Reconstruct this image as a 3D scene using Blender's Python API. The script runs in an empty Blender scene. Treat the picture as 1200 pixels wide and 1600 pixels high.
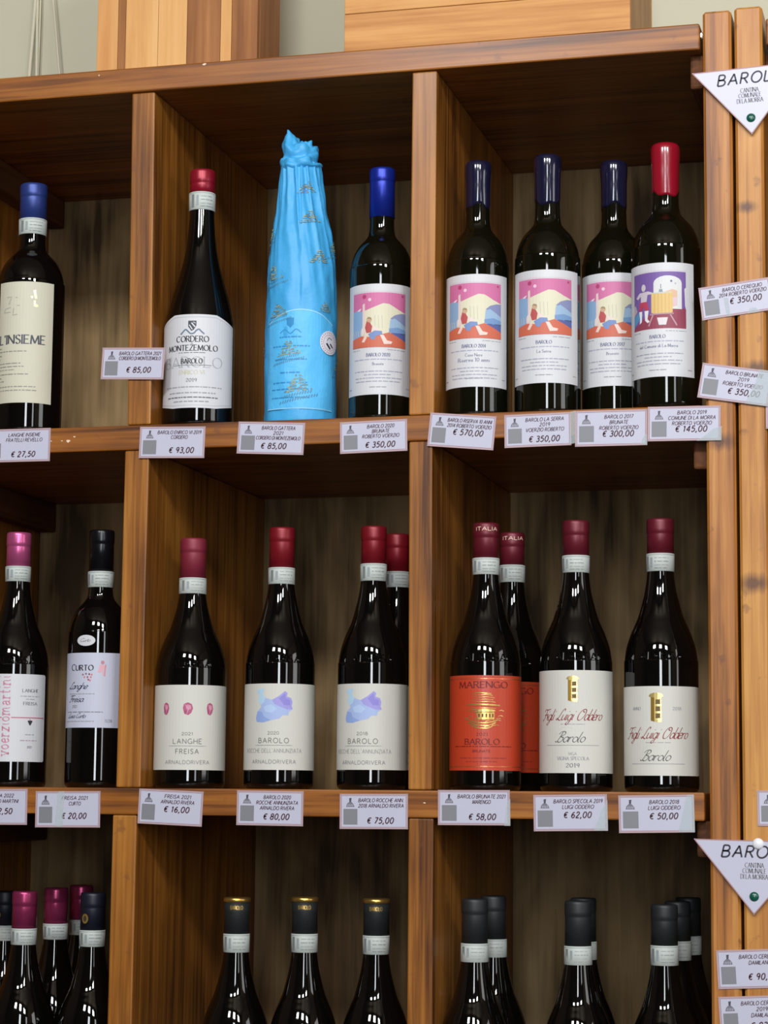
import bpy, bmesh, math, random
import numpy as np
from mathutils import Vector, Matrix, noise

random.seed(7)
S = bpy.context.scene
COL = S.collection
R_ = math.radians

# ------------------------------------------------------------------ camera
def make_camera():
    yaw, pitch, roll = 0.258, 0.12735, 0.00917
    cy, sy, cp, sp = math.cos(yaw), math.sin(yaw), math.cos(pitch), math.sin(pitch)
    f = Vector((-sy * cp, cy * cp, sp)); r0 = Vector((cy, sy, 0)); u0 = r0.cross(f)
    r = math.cos(roll) * r0 + math.sin(roll) * u0
    u = -math.sin(roll) * r0 + math.cos(roll) * u0
    cam = bpy.data.cameras.new('camera'); o = bpy.data.objects.new('camera', cam); COL.objects.link(o)
    cam.sensor_fit = 'VERTICAL'; cam.sensor_height = 36.0; cam.lens = 3502.5 / 1600 * 36
    cam.clip_start = 0.05; cam.clip_end = 50
    m = Matrix((r, u, -f)).transposed().to_4x4(); m.translation = Vector((0.5958, -2.47868, -0.01018))
    o.matrix_world = m
    S.camera = o
make_camera()

# ------------------------------------------------------------------ world, daylight, exposure
w = bpy.data.worlds.new('sky'); S.world = w; w.use_nodes = True
w.node_tree.nodes['Background'].inputs[0].default_value = (0.75, 0.87, 1.0, 1)
w.node_tree.nodes['Background'].inputs[1].default_value = 1.0
# daylight coming in through the two glazed openings of the shop front (see wall_front)
def window_light(name, loc, wx, hz, power, col, rz=0.0):
    l = bpy.data.lights.new(name, 'AREA'); l.shape = 'RECTANGLE'; l.size = wx; l.size_y = hz
    l.energy = power; l.color = col
    o = bpy.data.objects.new(name, l); COL.objects.link(o)
    o.location = loc; o.rotation_euler = (R_(90), 0, rz)      # shines along +Y turned by rz
    return o
# two tall panes at street level, three panes high under the ceiling
WIN = [(0.66, 0.65, 0.42, 1.7, 40, (0.90, 0.95, 1.0)), (2.62, 0.65, 0.50, 1.7, 16, (0.94, 0.96, 1.0)),
       (-0.70, 2.12, 0.52, 0.50, 60, (0.97, 0.98, 1.0)), (0.62, 2.12, 0.52, 0.50, 60, (0.97, 0.98, 1.0)), (1.94, 2.12, 0.52, 0.50, 60, (0.97, 0.98, 1.0))]
for x, z, wx, hz, pw, c in WIN:
    window_light('window_daylight', (x, -3.46, z), wx, hz, pw, c)
SIDE = (-1.35, 0.80, 1.0, 1.5)      # window in the right wall: centre y, z, width, height
window_light('window_daylight', (3.16, SIDE[0], SIDE[1]), SIDE[2], SIDE[3], 15, (1.0, 0.97, 0.92), R_(90))
S.view_settings.view_transform = 'Standard'; S.view_settings.look = 'None'
S.view_settings.gamma = 1.0; S.view_settings.use_curve_mapping = False
S.view_settings.exposure = -0.14
S.cycles.max_bounces = 6; S.cycles.diffuse_bounces = 3; S.cycles.glossy_bounces = 3

# ------------------------------------------------------------------ helpers
def lin(c):
    return tuple(((v / 255) / 12.92 if v / 255 <= 0.04045 else ((v / 255 + 0.055) / 1.055) ** 2.4) for v in c[:3])

def link(o, parent=None):
    COL.objects.link(o)
    if parent is not None: o.parent = parent
    return o

def tag(o, label, cat, group=None):
    o['label'] = label; o['category'] = cat
    if group: o['group'] = group
    return o

def thing(name, loc, label, cat, group=None, rz=0.0):
    o = bpy.data.objects.new(name, None); o.empty_display_size = 0.05
    link(o); o.location = loc; o.rotation_euler = (0, 0, rz)
    return tag(o, label, cat, group)

def mesh_obj(name, verts, faces, mats, parent=None, idx=None, smooth=False, loc=None):
    me = bpy.data.meshes.new(name); me.from_pydata([tuple(v) for v in verts], [], faces)
    for m in (mats if isinstance(mats, (list, tuple)) else [mats]): me.materials.append(m)
    if idx is not None: me.polygons.foreach_set('material_index', idx)
    if smooth: me.polygons.foreach_set('use_smooth', [True] * len(faces))
    me.update()
    o = bpy.data.objects.new(name, me)
    if loc is not None: o.location = loc
    return link(o, parent)

BOX_F = [(0, 3, 2, 1), (4, 5, 6, 7), (0, 1, 5, 4), (1, 2, 6, 5), (2, 3, 7, 6), (3, 0, 4, 7)]
def box(name, parent, x0, x1, y0, y1, z0, z1, mat, bevel=0.0015, dx_top=0.0, seg=2):
    """a bevelled board; origin at its centre; dx_top leans its top end"""
    c = Vector(((x0 + x1) / 2, (y0 + y1) / 2, (z0 + z1) / 2))
    bm = bmesh.new()
    vs = [bm.verts.new(Vector(p) - c) for p in ((x0, y0, z0), (x1, y0, z0), (x1, y1, z0), (x0, y1, z0),
          (x0 + dx_top, y0, z1), (x1 + dx_top, y0, z1), (x1 + dx_top, y1, z1), (x0 + dx_top, y1, z1))]
    for f in BOX_F: bm.faces.new([vs[i] for i in f])
    if bevel: bmesh.ops.bevel(bm, geom=bm.edges[:], offset=bevel, segments=seg, affect='EDGES', profile=0.5)
    me = bpy.data.meshes.new(name); bm.to_mesh(me); bm.free(); me.materials.append(mat)
    o = bpy.data.objects.new(name, me); link(o, parent)
    o.location = c - (parent.location if parent is not None else Vector())
    return o

# ------------------------------------------------------------------ materials
def new_mat(name):
    m = bpy.data.materials.new(name); m.use_nodes = True
    return m, m.node_tree.nodes, m.node_tree.links, m.node_tree.nodes['Principled BSDF']

def plain(name, col, rough=0.5, metal=0.0, coat=0.0, spec=0.5, bump=0.0, bscale=300):
    m, n, l, b = new_mat(name)
    b.inputs['Base Color'].default_value = (*lin(col), 1); b.inputs['Roughness'].default_value = rough
    b.inputs['Metallic'].default_value = metal; b.inputs['Coat Weight'].default_value = coat
    b.inputs['Coat Roughness'].default_value = 0.08; b.inputs['Specular IOR Level'].default_value = spec
    if bump:
        t = n.new('ShaderNodeTexNoise'); t.inputs['Scale'].default_value = bscale
        co = n.new('ShaderNodeTexCoord'); l.new(co.outputs['Object'], t.inputs['Vector'])
        bp = n.new('ShaderNodeBump'); bp.inputs['Strength'].default_value = bump; bp.inputs['Distance'].default_value = 0.001
        l.new(t.outputs['Fac'], bp.inputs['Height']); l.new(bp.outputs['Normal'], b.inputs['Normal'])
    return m

def wood(name, dark, mid, light, axis, rough=0.45, coat=0.15, blotch=0.5, fine=70, knots=(), wear=0.0, streak=1.0):
    """grain runs along axis (0,1,2); knots = [(x,y,z,size)] in object coordinates"""
    m, n, l, b = new_mat(name)
    tc = n.new('ShaderNodeTexCoord'); oi = n.new('ShaderNodeObjectInfo')
    off = n.new('ShaderNodeVectorMath'); off.operation = 'SCALE'; off.inputs[0].default_value = (7.3, 3.1, 5.7)
    l.new(oi.outputs['Random'], off.inputs['Scale'])
    add = n.new('ShaderNodeVectorMath'); add.operation = 'ADD'
    l.new(tc.outputs['Object'], add.inputs[0]); l.new(off.outputs[0], add.inputs[1])
    def nz(across, along, detail, rough_, dist):
        mp = n.new('ShaderNodeMapping'); sc = [across] * 3; sc[axis] = along; mp.inputs['Scale'].default_value = sc
        l.new(add.outputs[0], mp.inputs['Vector'])
        t = n.new('ShaderNodeTexNoise'); t.inputs['Scale'].default_value = 1; t.inputs['Detail'].default_value = detail
        t.inputs['Roughness'].default_value = rough_; t.inputs['Distortion'].default_value = dist
        l.new(mp.outputs[0], t.inputs['Vector']); return t.outputs['Fac']
    n1 = nz(fine * 2.2, 4, 5, 0.6, 0.4); n2 = nz(fine * 0.42, 1.6, 4, 0.55, 1.2); n3 = nz(9, 3.5, 3, 0.6, 0.3)
    def mth(op, a, c):
        t = n.new('ShaderNodeMath'); t.operation = op
        for i, v in enumerate((a, c)):
            if isinstance(v, (int, float)): t.inputs[i].default_value = v
            else: l.new(v, t.inputs[i])
        return t.outputs[0]
    s = mth('ADD', mth('MULTIPLY', n1, 0.38 * streak), mth('ADD', mth('MULTIPLY', n2, 0.62), mth('MULTIPLY', mth('SUBTRACT', n3, 0.5), blotch)))
    s = mth('ADD', s, 0.19 * (1 - streak))
    r = n.new('ShaderNodeValToRGB'); e = r.color_ramp.elements
    e[0].position = 0.30; e[0].color = (*lin(dark), 1); e[1].position = 0.70; e[1].color = (*lin(light), 1)
    em = e.new(0.5); em.color = (*lin(mid), 1)
    l.new(s, r.inputs['Fac']); col = r.outputs['Color']
    for kx, ky, kz, ks in knots:
        mp = n.new('ShaderNodeMapping'); mp.inputs['Location'].default_value = (-kx, -ky, -kz)
        l.new(tc.outputs['Object'], mp.inputs['Vector'])
        sc = n.new('ShaderNodeVectorMath'); sc.operation = 'MULTIPLY'
        v = [1 / (ks * 1.6)] * 3; v[axis] = 1 / ks; v[1] = 0.0 if axis == 2 else v[1]
        sc.inputs[1].default_value = v; l.new(mp.outputs[0], sc.inputs[0])
        ln = n.new('ShaderNodeVectorMath'); ln.operation = 'LENGTH'; l.new(sc.outputs[0], ln.inputs[0])
        rr = n.new('ShaderNodeMapRange'); rr.inputs['From Min'].default_value = 0.35; rr.inputs['From Max'].default_value = 1.15
        rr.inputs['To Min'].default_value = 0.85; rr.inputs['To Max'].default_value = 0.0
        l.new(mth('ADD', ln.outputs['Value'], mth('MULTIPLY', mth('SUBTRACT', n1, 0.5), 1.1)), rr.inputs['Value'])
        mx = n.new('ShaderNodeMixRGB'); l.new(rr.outputs[0], mx.inputs['Fac']); l.new(col, mx.inputs['Color1'])
        mx.inputs['Color2'].default_value = (*lin((78, 44, 26)), 1); col = mx.outputs[0]
    if wear:
        t = n.new('ShaderNodeTexNoise'); t.inputs['Scale'].default_value = 55; t.inputs['Detail'].default_value = 4
        l.new(add.outputs[0], t.inputs['Vector'])
        rr = n.new('ShaderNodeMapRange'); rr.inputs['From Min'].default_value = 0.66; rr.inputs['From Max'].default_value = 0.74
        rr.inputs['To Max'].default_value = wear; l.new(t.outputs['Fac'], rr.inputs['Value'])
        mx = n.new('ShaderNodeMixRGB'); l.new(rr.outputs[0], mx.inputs['Fac']); l.new(col, mx.inputs['Color1'])
        mx.inputs['Color2'].default_value = (*lin((112, 66, 38)), 1); col = mx.outputs[0]
    l.new(col, b.inputs['Base Color']); b.inputs['Roughness'].default_value = rough
    b.inputs['Coat Weight'].default_value = coat; b.inputs['Coat Roughness'].default_value = 0.25
    b.inputs['Specular IOR Level'].default_value = 0.35
    bp = n.new('ShaderNodeBump'); bp.inputs['Strength'].default_value = 0.25; bp.inputs['Distance'].default_value = 0.0008
    l.new(n1, bp.inputs['Height']); l.new(bp.outputs['Normal'], b.inputs['Normal'])
    return m

WD = ((78, 40, 12), (140, 82, 26), (168, 106, 40))
M_SHELF = wood('varnished_pine_lengthwise', *WD, 0, wear=0.6, streak=1.7)
M_DIV = wood('varnished_pine_upright', (80, 42, 12), (144, 88, 28), (176, 116, 46), 2, wear=0.5, streak=1.7)
M_POST = wood('worn_pine_post', (96, 52, 18), (166, 104, 42), (196, 136, 66), 2, wear=0.8, streak=1.7, knots=[(0.0, 0, 0.745, 0.011)])
M_POST2 = wood('worn_pine_post_knotty', (104, 60, 20), (174, 112, 44), (202, 144, 68), 2, wear=0.5, streak=1.7,
               knots=[(0.0, 0, 0.585, 0.012), (0.004, 0, 0.825, 0.010), (-0.004, 0, 1.01, 0.008)])
M_BATT = wood('brown_batten', (60, 30, 12), (92, 52, 22), (116, 70, 32), 1, rough=.75, coat=0)
M_BACK = wood('dull_plywood', (66, 50, 28), (126, 102, 66), (156, 130, 90), 2, rough=0.75, coat=0.0, fine=46, blotch=1.1)
M_CR_A = wood('raw_board_pale', (190, 132, 72), (212, 158, 96), (224, 176, 116), 2, rough=0.6, coat=0, fine=50, blotch=0.2)
M_CR_B = wood('raw_board_brown', (116, 68, 30), (150, 96, 50), (176, 122, 70), 2, rough=0.6, coat=0, fine=60, blotch=0.3)
M_CR_C = wood('raw_board_honey', (180, 120, 62), (202, 144, 84), (216, 164, 104), 2, rough=0.6, coat=0, fine=50, blotch=0.2)
M_CR_H = wood('raw_crate_board', (168, 108, 54), (204, 148, 86), (220, 170, 108), 0, rough=0.6, coat=0, fine=60, blotch=0.25)
M_CR_S = wood('raw_crate_end', (150, 112, 72), (178, 138, 94), (196, 156, 110), 2, rough=0.65, coat=0, fine=60)
M_GLASS = plain('dark_bottle_glass', (8, 7, 6), 0.035, spec=0.6)
M_GLASS_G = plain('dark_green_bottle_glass', (13, 13, 6), 0.035, spec=0.6)
M_PAPER = plain('label_paper', (206, 204, 194), 0.6)
M_PAPER_W = plain('white_label_paper', (208, 208, 210), 0.5)
M_PAPER_B = plain('bluish_label_paper', (194, 196, 212), 0.5)
M_PAPER_C = plain('cream_label_paper', (202, 198, 176), 0.6)
M_PAPER_O = plain('orange_label_paper', (188, 62, 34), 0.4)
M_CARD = plain('laminated_card', (194, 194, 210), 0.25, coat=0.5)
M_BAND = plain('neck_band_paper', (190, 196, 190), 0.55)

INK = {}
def ink(c):
    k = tuple(c)
    if k not in INK:
        metal = len(c) > 3
        INK[k] = plain('gold_foil' if metal else 'printing_ink', c, 0.3 if metal else 0.55, 0.75 if metal else 0.0)
    return INK[k]
GOLD = (206, 170, 92, 'foil'); PGOLD = (214, 190, 120, 'foil')

# ------------------------------------------------------------------ lettering: a stroke alphabet
def arc(cx, cy, rx, ry, a0, a1, n=10):
    return [(cx + rx * math.cos(R_(a0 + (a1 - a0) * i / n)), cy + ry * math.sin(R_(a0 + (a1 - a0) * i / n))) for i in range(n + 1)]
def crom(p, n=5):
    if len(p) < 3: return list(p)
    q = [p[0]] + list(p) + [p[-1]]; out = []
    for i in range(1, len(q) - 2):
        a, b, c, d = q[i - 1], q[i], q[i + 1], q[i + 2]
        for k in range(n):
            t = k / n
            out.append(tuple(0.5 * (2 * b[j] + (c[j] - a[j]) * t + (2 * a[j] - 5 * b[j] + 4 * c[j] - d[j]) * t * t + (3 * b[j] - a[j] - 3 * c[j] + d[j]) * t ** 3) for j in (0, 1)))
    out.append(p[-1]); return out
ST = [(0, 0), (0, 1)]
GL = {  # letter: (advance width, strokes)
 'A': (.78, [[(0, 0), (.39, 1)], [(.39, 1), (.78, 0)], [(.14, .36), (.64, .36)]]),
 'B': (.6, [ST, [(0, 1), (.28, 1)] + arc(.28, .76, .24, .24, 90, -90) + [(0, .52)], [(0, .52), (.32, .52)] + arc(.32, .26, .28, .26, 90, -90) + [(0, 0)]]),
 'C': (.76, [arc(.44, .5, .44, .5, 48, 312, 16)]),
 'D': (.72, [ST, [(0, 1), (.26, 1)] + arc(.26, .5, .46, .5, 90, -90, 14) + [(0, 0)]]),
 'E': (.54, [ST, [(0, 1), (.54, 1)], [(0, .52), (.44, .52)], [(0, 0), (.54, 0)]]),
 'F': (.52, [ST, [(0, 1), (.52, 1)], [(0, .52), (.42, .52)]]),
 'G': (.8, [arc(.44, .5, .44, .5, 48, 330, 16), [(.82, .02), (.82, .42), (.56, .42)]]),
 'H': (.7, [ST, [(.7, 0), (.7, 1)], [(0, .52), (.7, .52)]]),
 'I': (.04, [ST]),
 'J': (.4, [[(.4, 1), (.4, .25)] + arc(.2, .22, .2, .22, 0, -160, 8)]),
 'K': (.64, [ST, [(.6, 1), (.02, .45)], [(.2, .6), (.64, 0)]]),
 'L': (.52, [ST, [(0, 0), (.52, 0)]]),
 'M': (.9, [[(0, 0), (.08, 1)], [(.08, 1), (.45, .05)], [(.45, .05), (.82, 1)], [(.82, 1), (.9, 0)]]),
 'N': (.72, [ST, [(0, 1), (.72, 0)], [(.72, 0), (.72, 1)]]),
 'O': (.86, [arc(.43, .5, .43, .5, 90, 450, 22)]),
 'P': (.56, [ST, [(0, 1), (.28, 1)] + arc(.28, .74, .28, .26, 90, -90) + [(0, .48)]]),
 'Q': (.86, [arc(.43, .5, .43, .5, 90, 450, 22), [(.5, .25), (.9, -.1)]]),
 'R': (.62, [ST, [(0, 1), (.28, 1)] + arc(.28, .75, .26, .25, 90, -90) + [(0, .5)], [(.26, .5), (.62, 0)]]),
 'S': (.54, [crom([(.5, .86), (.36, .99), (.14, .96), (.04, .77), (.14, .59), (.4, .45), (.52, .25), (.42, .05), (.2, 0), (.02, .15)])]),
 'T': (.66, [[(.33, 0), (.33, 1)], [(0, 1), (.66, 1)]]),
 'U': (.7, [[(0, 1), (0, .3)] + arc(.35, .3, .35, .3, 180, 360, 12) + [(.7, 1)]]),
 'V': (.76, [[(0, 1), (.38, 0)], [(.38, 0), (.76, 1)]]),
 'W': (1.0, [[(0, 1), (.25, 0)], [(.25, 0), (.5, .95)], [(.5, .95), (.75, 0)], [(.75, 0), (1, 1)]]),
 'X': (.66, [[(0, 1), (.66, 0)], [(0, 0), (.66, 1)]]),
 'Y': (.66, [[(0, 1), (.33, .48)], [(.66, 1), (.33, .48)], [(.33, .48), (.33, 0)]]),
 'Z': (.62, [[(0, 1), (.62, 1)], [(.62, 1), (0, 0)], [(0, 0), (.62, 0)]]),
 '0': (.56, [arc(.28, .5, .28, .5, 90, 450, 20)]),
 '1': (.3, [[(.02, .8), (.2, 1)], [(.2, 1), (.2, 0)]]),
 '2': (.54, [crom([(.03, .76), (.12, .95), (.3, 1), (.48, .86), (.44, .62), (.2, .28), (0, 0)]), [(0, 0), (.54, 0)]]),
 '3': (.5, [crom([(.03, .88), (.2, 1), (.42, .92), (.42, .66), (.2, .54)]), crom([(.2, .54), (.46, .44), (.48, .15), (.24, 0), (.0, .12)])]),
 '4': (.58, [[(.42, 0), (.42, 1)], [(.42, 1), (0, .3)], [(0, .3), (.58, .3)]]),
 '5': (.52, [[(.48, 1), (.1, 1)], [(.1, 1), (.06, .55)], crom([(.06, .55), (.3, .64), (.5, .45), (.46, .14), (.22, 0), (.0, .1)])]),
 '6': (.54, [crom([(.46, .94), (.24, .86), (.06, .5), (.06, .2), (.26, 0), (.48, .12), (.5, .4), (.3, .54), (.08, .36)])]),
 '7': (.52, [[(0, 1), (.52, 1)], [(.52, 1), (.16, 0)]]),
 '8': (.54, [arc(.27, .76, .22, .24, 90, 450, 14), arc(.27, .26, .27, .27, 90, 450, 16)]),
 '9': (.54, [crom([(.46, .66), (.26, .46), (.06, .6), (.08, .88), (.3, 1), (.48, .84), (.47, .5), (.34, .0)])]),
 ',': (.14, [[(.12, .12), (0, -.2)]]), '.': (.08, [[(.02, 0), (.06, .06)]]), "'": (.1, [[(.06, 1.05), (.02, .8)]]),
 '%': (.7, [arc(.15, .8, .15, .18, 0, 360, 8), [(.6, 1), (.1, 0)], arc(.55, .2, .15, .18, 0, 360, 8)]),
 '\u20ac': (.66, [arc(.42, .5, .34, .46, 55, 305, 14), [(0, .6), (.5, .6)], [(0, .42), (.46, .42)]]),
 'a': (.5, [crom([(.44, .36), (.3, .5), (.08, .42), (.03, .18), (.16, .0), (.34, .06), (.44, .3)]), [(.46, .5), (.44, .1), (.54, .0)]]),
 '@': (.5, [crom([(.06, .42), (.22, .51), (.38, .44), (.4, .3), (.4, .06), (.5, 0)]), crom([(.4, .28), (.16, .26), (.03, .13), (.12, 0), (.3, .04), (.4, .14)])]),
 'b': (.48, [[(.03, 1), (.03, .02)], crom([(.03, .3), (.2, .5), (.42, .42), (.46, .2), (.32, .0), (.03, .08)])]),
 'c': (.42, [crom([(.4, .4), (.24, .5), (.06, .38), (.04, .14), (.2, 0), (.42, .1)])]),
 'd': (.5, [crom([(.44, .36), (.3, .5), (.08, .42), (.03, .18), (.16, .0), (.34, .06), (.44, .3)]), [(.52, 1), (.44, .1), (.54, .0)]]),
 'e': (.44, [crom([(.04, .24), (.38, .3), (.36, .46), (.18, .5), (.03, .3), (.08, .05), (.24, 0), (.44, .1)])]),
 'f': (.3, [crom([(.4, .92), (.28, 1), (.18, .85), (.14, .3), (.06, -.2)]), [(.02, .5), (.34, .5)]]),
 'g': (.5, [crom([(.44, .36), (.3, .5), (.08, .42), (.03, .18), (.16, .0), (.34, .06), (.44, .3)]), crom([(.46, .5), (.42, -.1), (.28, -.4), (.1, -.35), (.14, -.2), (.52, .05)])]),
 'h': (.5, [[(.06, 1), (.02, 0)], crom([(.03, .28), (.2, .48), (.38, .46), (.4, .1), (.52, .0)])]),
 'i': (.18, [[(.08, .5), (.06, .08), (.16, 0)], [(.12, .74), (.13, .8)]]),
 'l': (.2, [crom([(.12, 1), (.06, .5), (.05, .08), (.18, 0)])]),
 'm': (.78, [[(.04, .5), (.02, 0)], crom([(.03, .3), (.16, .49), (.32, .45), (.34, 0)]), crom([(.34, .3), (.48, .49), (.64, .45), (.66, .08), (.76, 0)])]),
 'n': (.5, [[(.04, .5), (.02, 0)], crom([(.03, .3), (.18, .49), (.38, .45), (.4, .08), (.5, 0)])]),
 'o': (.46, [arc(.23, .25, .21, .25, 60, 420, 14)]),
 'r': (.34, [[(.04, .5), (.02, 0)], crom([(.03, .3), (.16, .48), (.34, .46)])]),
 's': (.38, [crom([(.34, .42), (.2, .5), (.06, .4), (.16, .26), (.32, .16), (.26, .02), (.02, .05)])]),
 't': (.28, [crom([(.14, .85), (.1, .3), (.1, .06), (.26, .02)]), [(0, .52), (.28, .52)]]),
 'u': (.5, [crom([(.04, .5), (.03, .15), (.16, 0), (.36, .12), (.42, .3)]), [(.43, .5), (.42, .08), (.52, 0)]]),
 'v': (.44, [[(.02, .5), (.2, 0)], [(.2, 0), (.42, .5)]]),
 'z': (.42, [[(.03, .5), (.4, .5)], [(.4, .5), (.02, 0)], [(.02, 0), (.42, 0)]]),
}
SCRIPT_CAPS = {
 'L': (.6, [crom([(.62, .82), (.58, 1), (.4, .92), (.26, .4), (.12, .05), (-.04, .06), (.04, .16), (.3, .04), (.5, -.02), (.66, .1)])]),
 'F': (.62, [crom([(-.1, .74), (-.02, .95), (.3, .93), (.78, 1.0)]), crom([(.34, .92), (.26, .5), (.16, .1), (.0, -.02), (-.1, .08)]), crom([(.02, .46), (.3, .48), (.56, .52)]), [(.56, .6), (.54, .42)]]),
 'O': (.84, [crom([(.5, 1), (.2, .88), (.02, .45), (.18, .03), (.52, .05), (.76, .45), (.7, .86), (.46, .98), (.34, .8), (.6, .7)])]),
 'B': (.7, [crom([(.36, .95), (.26, .4), (.1, .0), (-.06, .1)]), crom([(.05, .75), (.2, .98), (.56, 1), (.64, .76), (.34, .54), (.62, .42), (.6, .1), (.34, -.02), (.16, .1)])]),
 'C': (.7, [crom([(.66, .76), (.66, .96), (.46, 1), (.14, .72), (.04, .3), (.22, .0), (.5, .04), (.68, .2)])]),
}

class Print:
    """flat shapes in metres (u right, v down), laid on a surface by a mapper (u, v, lift) -> point"""
    def __init__(self): self.V = []; self.F = []; self.I = []; self.C = []
    soft = 0.0
    def _mi(self, c):
        if self.soft and len(c) == 3: c = [round(v + (s - v) * self.soft) for v, s in zip(c, (186, 178, 178))]
        c = tuple(c)
        if c not in self.C: self.C.append(c)
        return self.C.index(c)
    def poly(self, pts, c, layer=1, step=0.004):
        mi = self._mi(c); bm = bmesh.new()
        bm.faces.new([bm.verts.new((p[0], p[1], 0)) for p in pts])
        xs = [p[0] for p in pts]; k = math.ceil(min(xs) / step) if step else 0
        while step and k * step < max(xs):
            bmesh.ops.bisect_plane(bm, geom=bm.verts[:] + bm.edges[:] + bm.faces[:], plane_co=(k * step, 0, 0), plane_no=(1, 0, 0)); k += 1
        bmesh.ops.triangulate(bm, faces=bm.faces[:])
        bm.verts.ensure_lookup_table(); b0 = len(self.V); bm.verts.index_update()
        for v in bm.verts: self.V.append((v.co.x, v.co.y, layer))
        for f in bm.faces:
            ids = [b0 + v.index for v in f.verts]
            if f.normal.z > 0: ids.reverse()          # v runs down: keep faces outward
            self.F.append(ids); self.I.append(mi)
        bm.free()
    def rect(self, u0, v0, u1, v1, c, layer=1): self.poly([(u0, v0), (u1, v0), (u1, v1), (u0, v1)], c, layer)
    def disc(self, u, v, r, c, layer=2, ry=None, n=18): self.poly([(u + r * math.cos(6.2832 * i / n), v + (ry or r) * math.sin(6.2832 * i / n)) for i in range(n)], c, layer)
    def stroke(self, pts, wd, c, layer=2, nib=None, ridge=0):
        mi = self._mi(c); p = [pts[0]]
        for q in pts[1:]:
            d = math.dist(p[-1], q)
            if d < 1e-7: continue
            k = max(1, math.ceil(d / 0.004)); a = p[-1]
            p += [(a[0] + (q[0] - a[0]) * i / k, a[1] + (q[1] - a[1]) * i / k) for i in range(1, k + 1)]
        if len(p) < 2: return
        b0 = len(self.V); n = len(p); m = 3 if ridge else 2
        for i in range(n):
            a, q = p[max(0, i - 1)], p[min(n - 1, i + 1)]
            dx, dy = q[0] - a[0], q[1] - a[1]; d = math.hypot(dx, dy) or 1; nx, ny = -dy / d, dx / d
            h = wd / 2
            if nib: h *= nib[0] + (1 - nib[0]) * abs(math.sin(math.atan2(-dy, dx) - nib[1]))
            self.V.append((p[i][0] + nx * h, p[i][1] + ny * h, 0 if ridge else layer))
            if ridge: self.V.append((p[i][0], p[i][1], ridge))
            self.V.append((p[i][0] - nx * h, p[i][1] - ny * h, 0 if ridge else layer))
        for i in range(n - 1):
            for j in range(m - 1):
                self.F.append([b0 + i * m + j, b0 + i * m + j + 1, b0 + (i + 1) * m + j + 1, b0 + (i + 1) * m + j]); self.I.append(mi)
    def text(self, s, u, v, h, c, wd=None, fit=None, style='sans', align='c', layer=2, gap=.2, rot=0, ridge=0, caps=1.0):
        """baseline at v; cap height h; fit = total width; style sans / serif / marker / script / roman"""
        shear = {'marker': .22, 'script': .5, 'italic': .25}.get(style, 0)
        nib = {'serif': (.28, .35), 'script': (.3, .6), 'roman': (.35, .3)}.get(style)
        wd = wd or h * {'serif': .2, 'script': .12, 'marker': .13, 'roman': .16}.get(style, .1)
        g = .02 if style == 'script' else gap
        x = 0; out = []; last = None
        for i, ch in enumerate(s):
            if ch == ' ': x += .4; last = None; continue
            k = SCRIPT_CAPS.get(ch) if style == 'script' and ch in SCRIPT_CAPS else GL[ch]
            sc = caps if (i and ch.isupper()) else 1.0
            for st in k[1]: out.append(([(x + a * sc, b * sc) for a, b in st]))
            if style == 'script':       # letters run into each other
                main = max(k[1], key=len); fst = min(k[1][0], key=lambda q: q[0])
                if last and ch in 'iuhnlretm': out.append([last, (x + fst[0], min(fst[1], .4))])
                e = [q for st in k[1] for q in st if q[1] < .25]; e = max(e, key=lambda q: q[0]) if e else main[-1]
                if e[0] < .6 * k[0]: e = k[1][-1][-1]
                last = (x + e[0], e[1])
            if style in ('serif', 'roman'):
                for st in k[1]:
                    if len(st) > 2 or abs(st[1][1] - st[0][1]) < .3: continue
                    for a, b in (st[0], st[-1]):
                        if ch in 'AMVWNR' and b == (1 if ch in 'AM' else 0) and ch not in 'R': continue
                        if b in (0, 1, .5): out.append([(x + (a - .11) * sc, b * sc), (x + (a + .11) * sc, b * sc)])
            x += (k[0] * sc + g)
        W = x - g
        sx = (fit / (W * h) if fit else 1.0); ox = {'c': -W / 2, 'l': 0, 'r': -W}[align]
        cr, sr = math.cos(rot), math.sin(rot)
        for st in out:
            q = []
            for a, b in st:
                px = (a + ox) * h * sx + b * h * shear * (1 if align == 'l' else 1) - (shear * h / 2 if align == 'c' else 0); py = -b * h
                q.append((u + px * cr - py * sr, v + px * sr + py * cr))
            self.stroke(q, wd, c, layer, nib, ridge)
    def fine(self, u0, u1, v, h, c, layer=2):
        """print too small to read: word-length dashes"""
        x = u0
        while x < u1 - .001:
            ln = min(random.uniform(.002, .008), u1 - x); self.stroke([(x, v), (x + ln, v)], h, c, layer); x += ln + random.uniform(.0007, .0014)
    def build(self, name, parent, mapper, gap=0.00006, mats=None, loc=None):
        vs = [mapper(u, v, lay * gap) for u, v, lay in self.V]
        return mesh_obj(name, vs, self.F, mats or [ink(c) for c in self.C], parent, None if mats else self.I, loc=loc)

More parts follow.
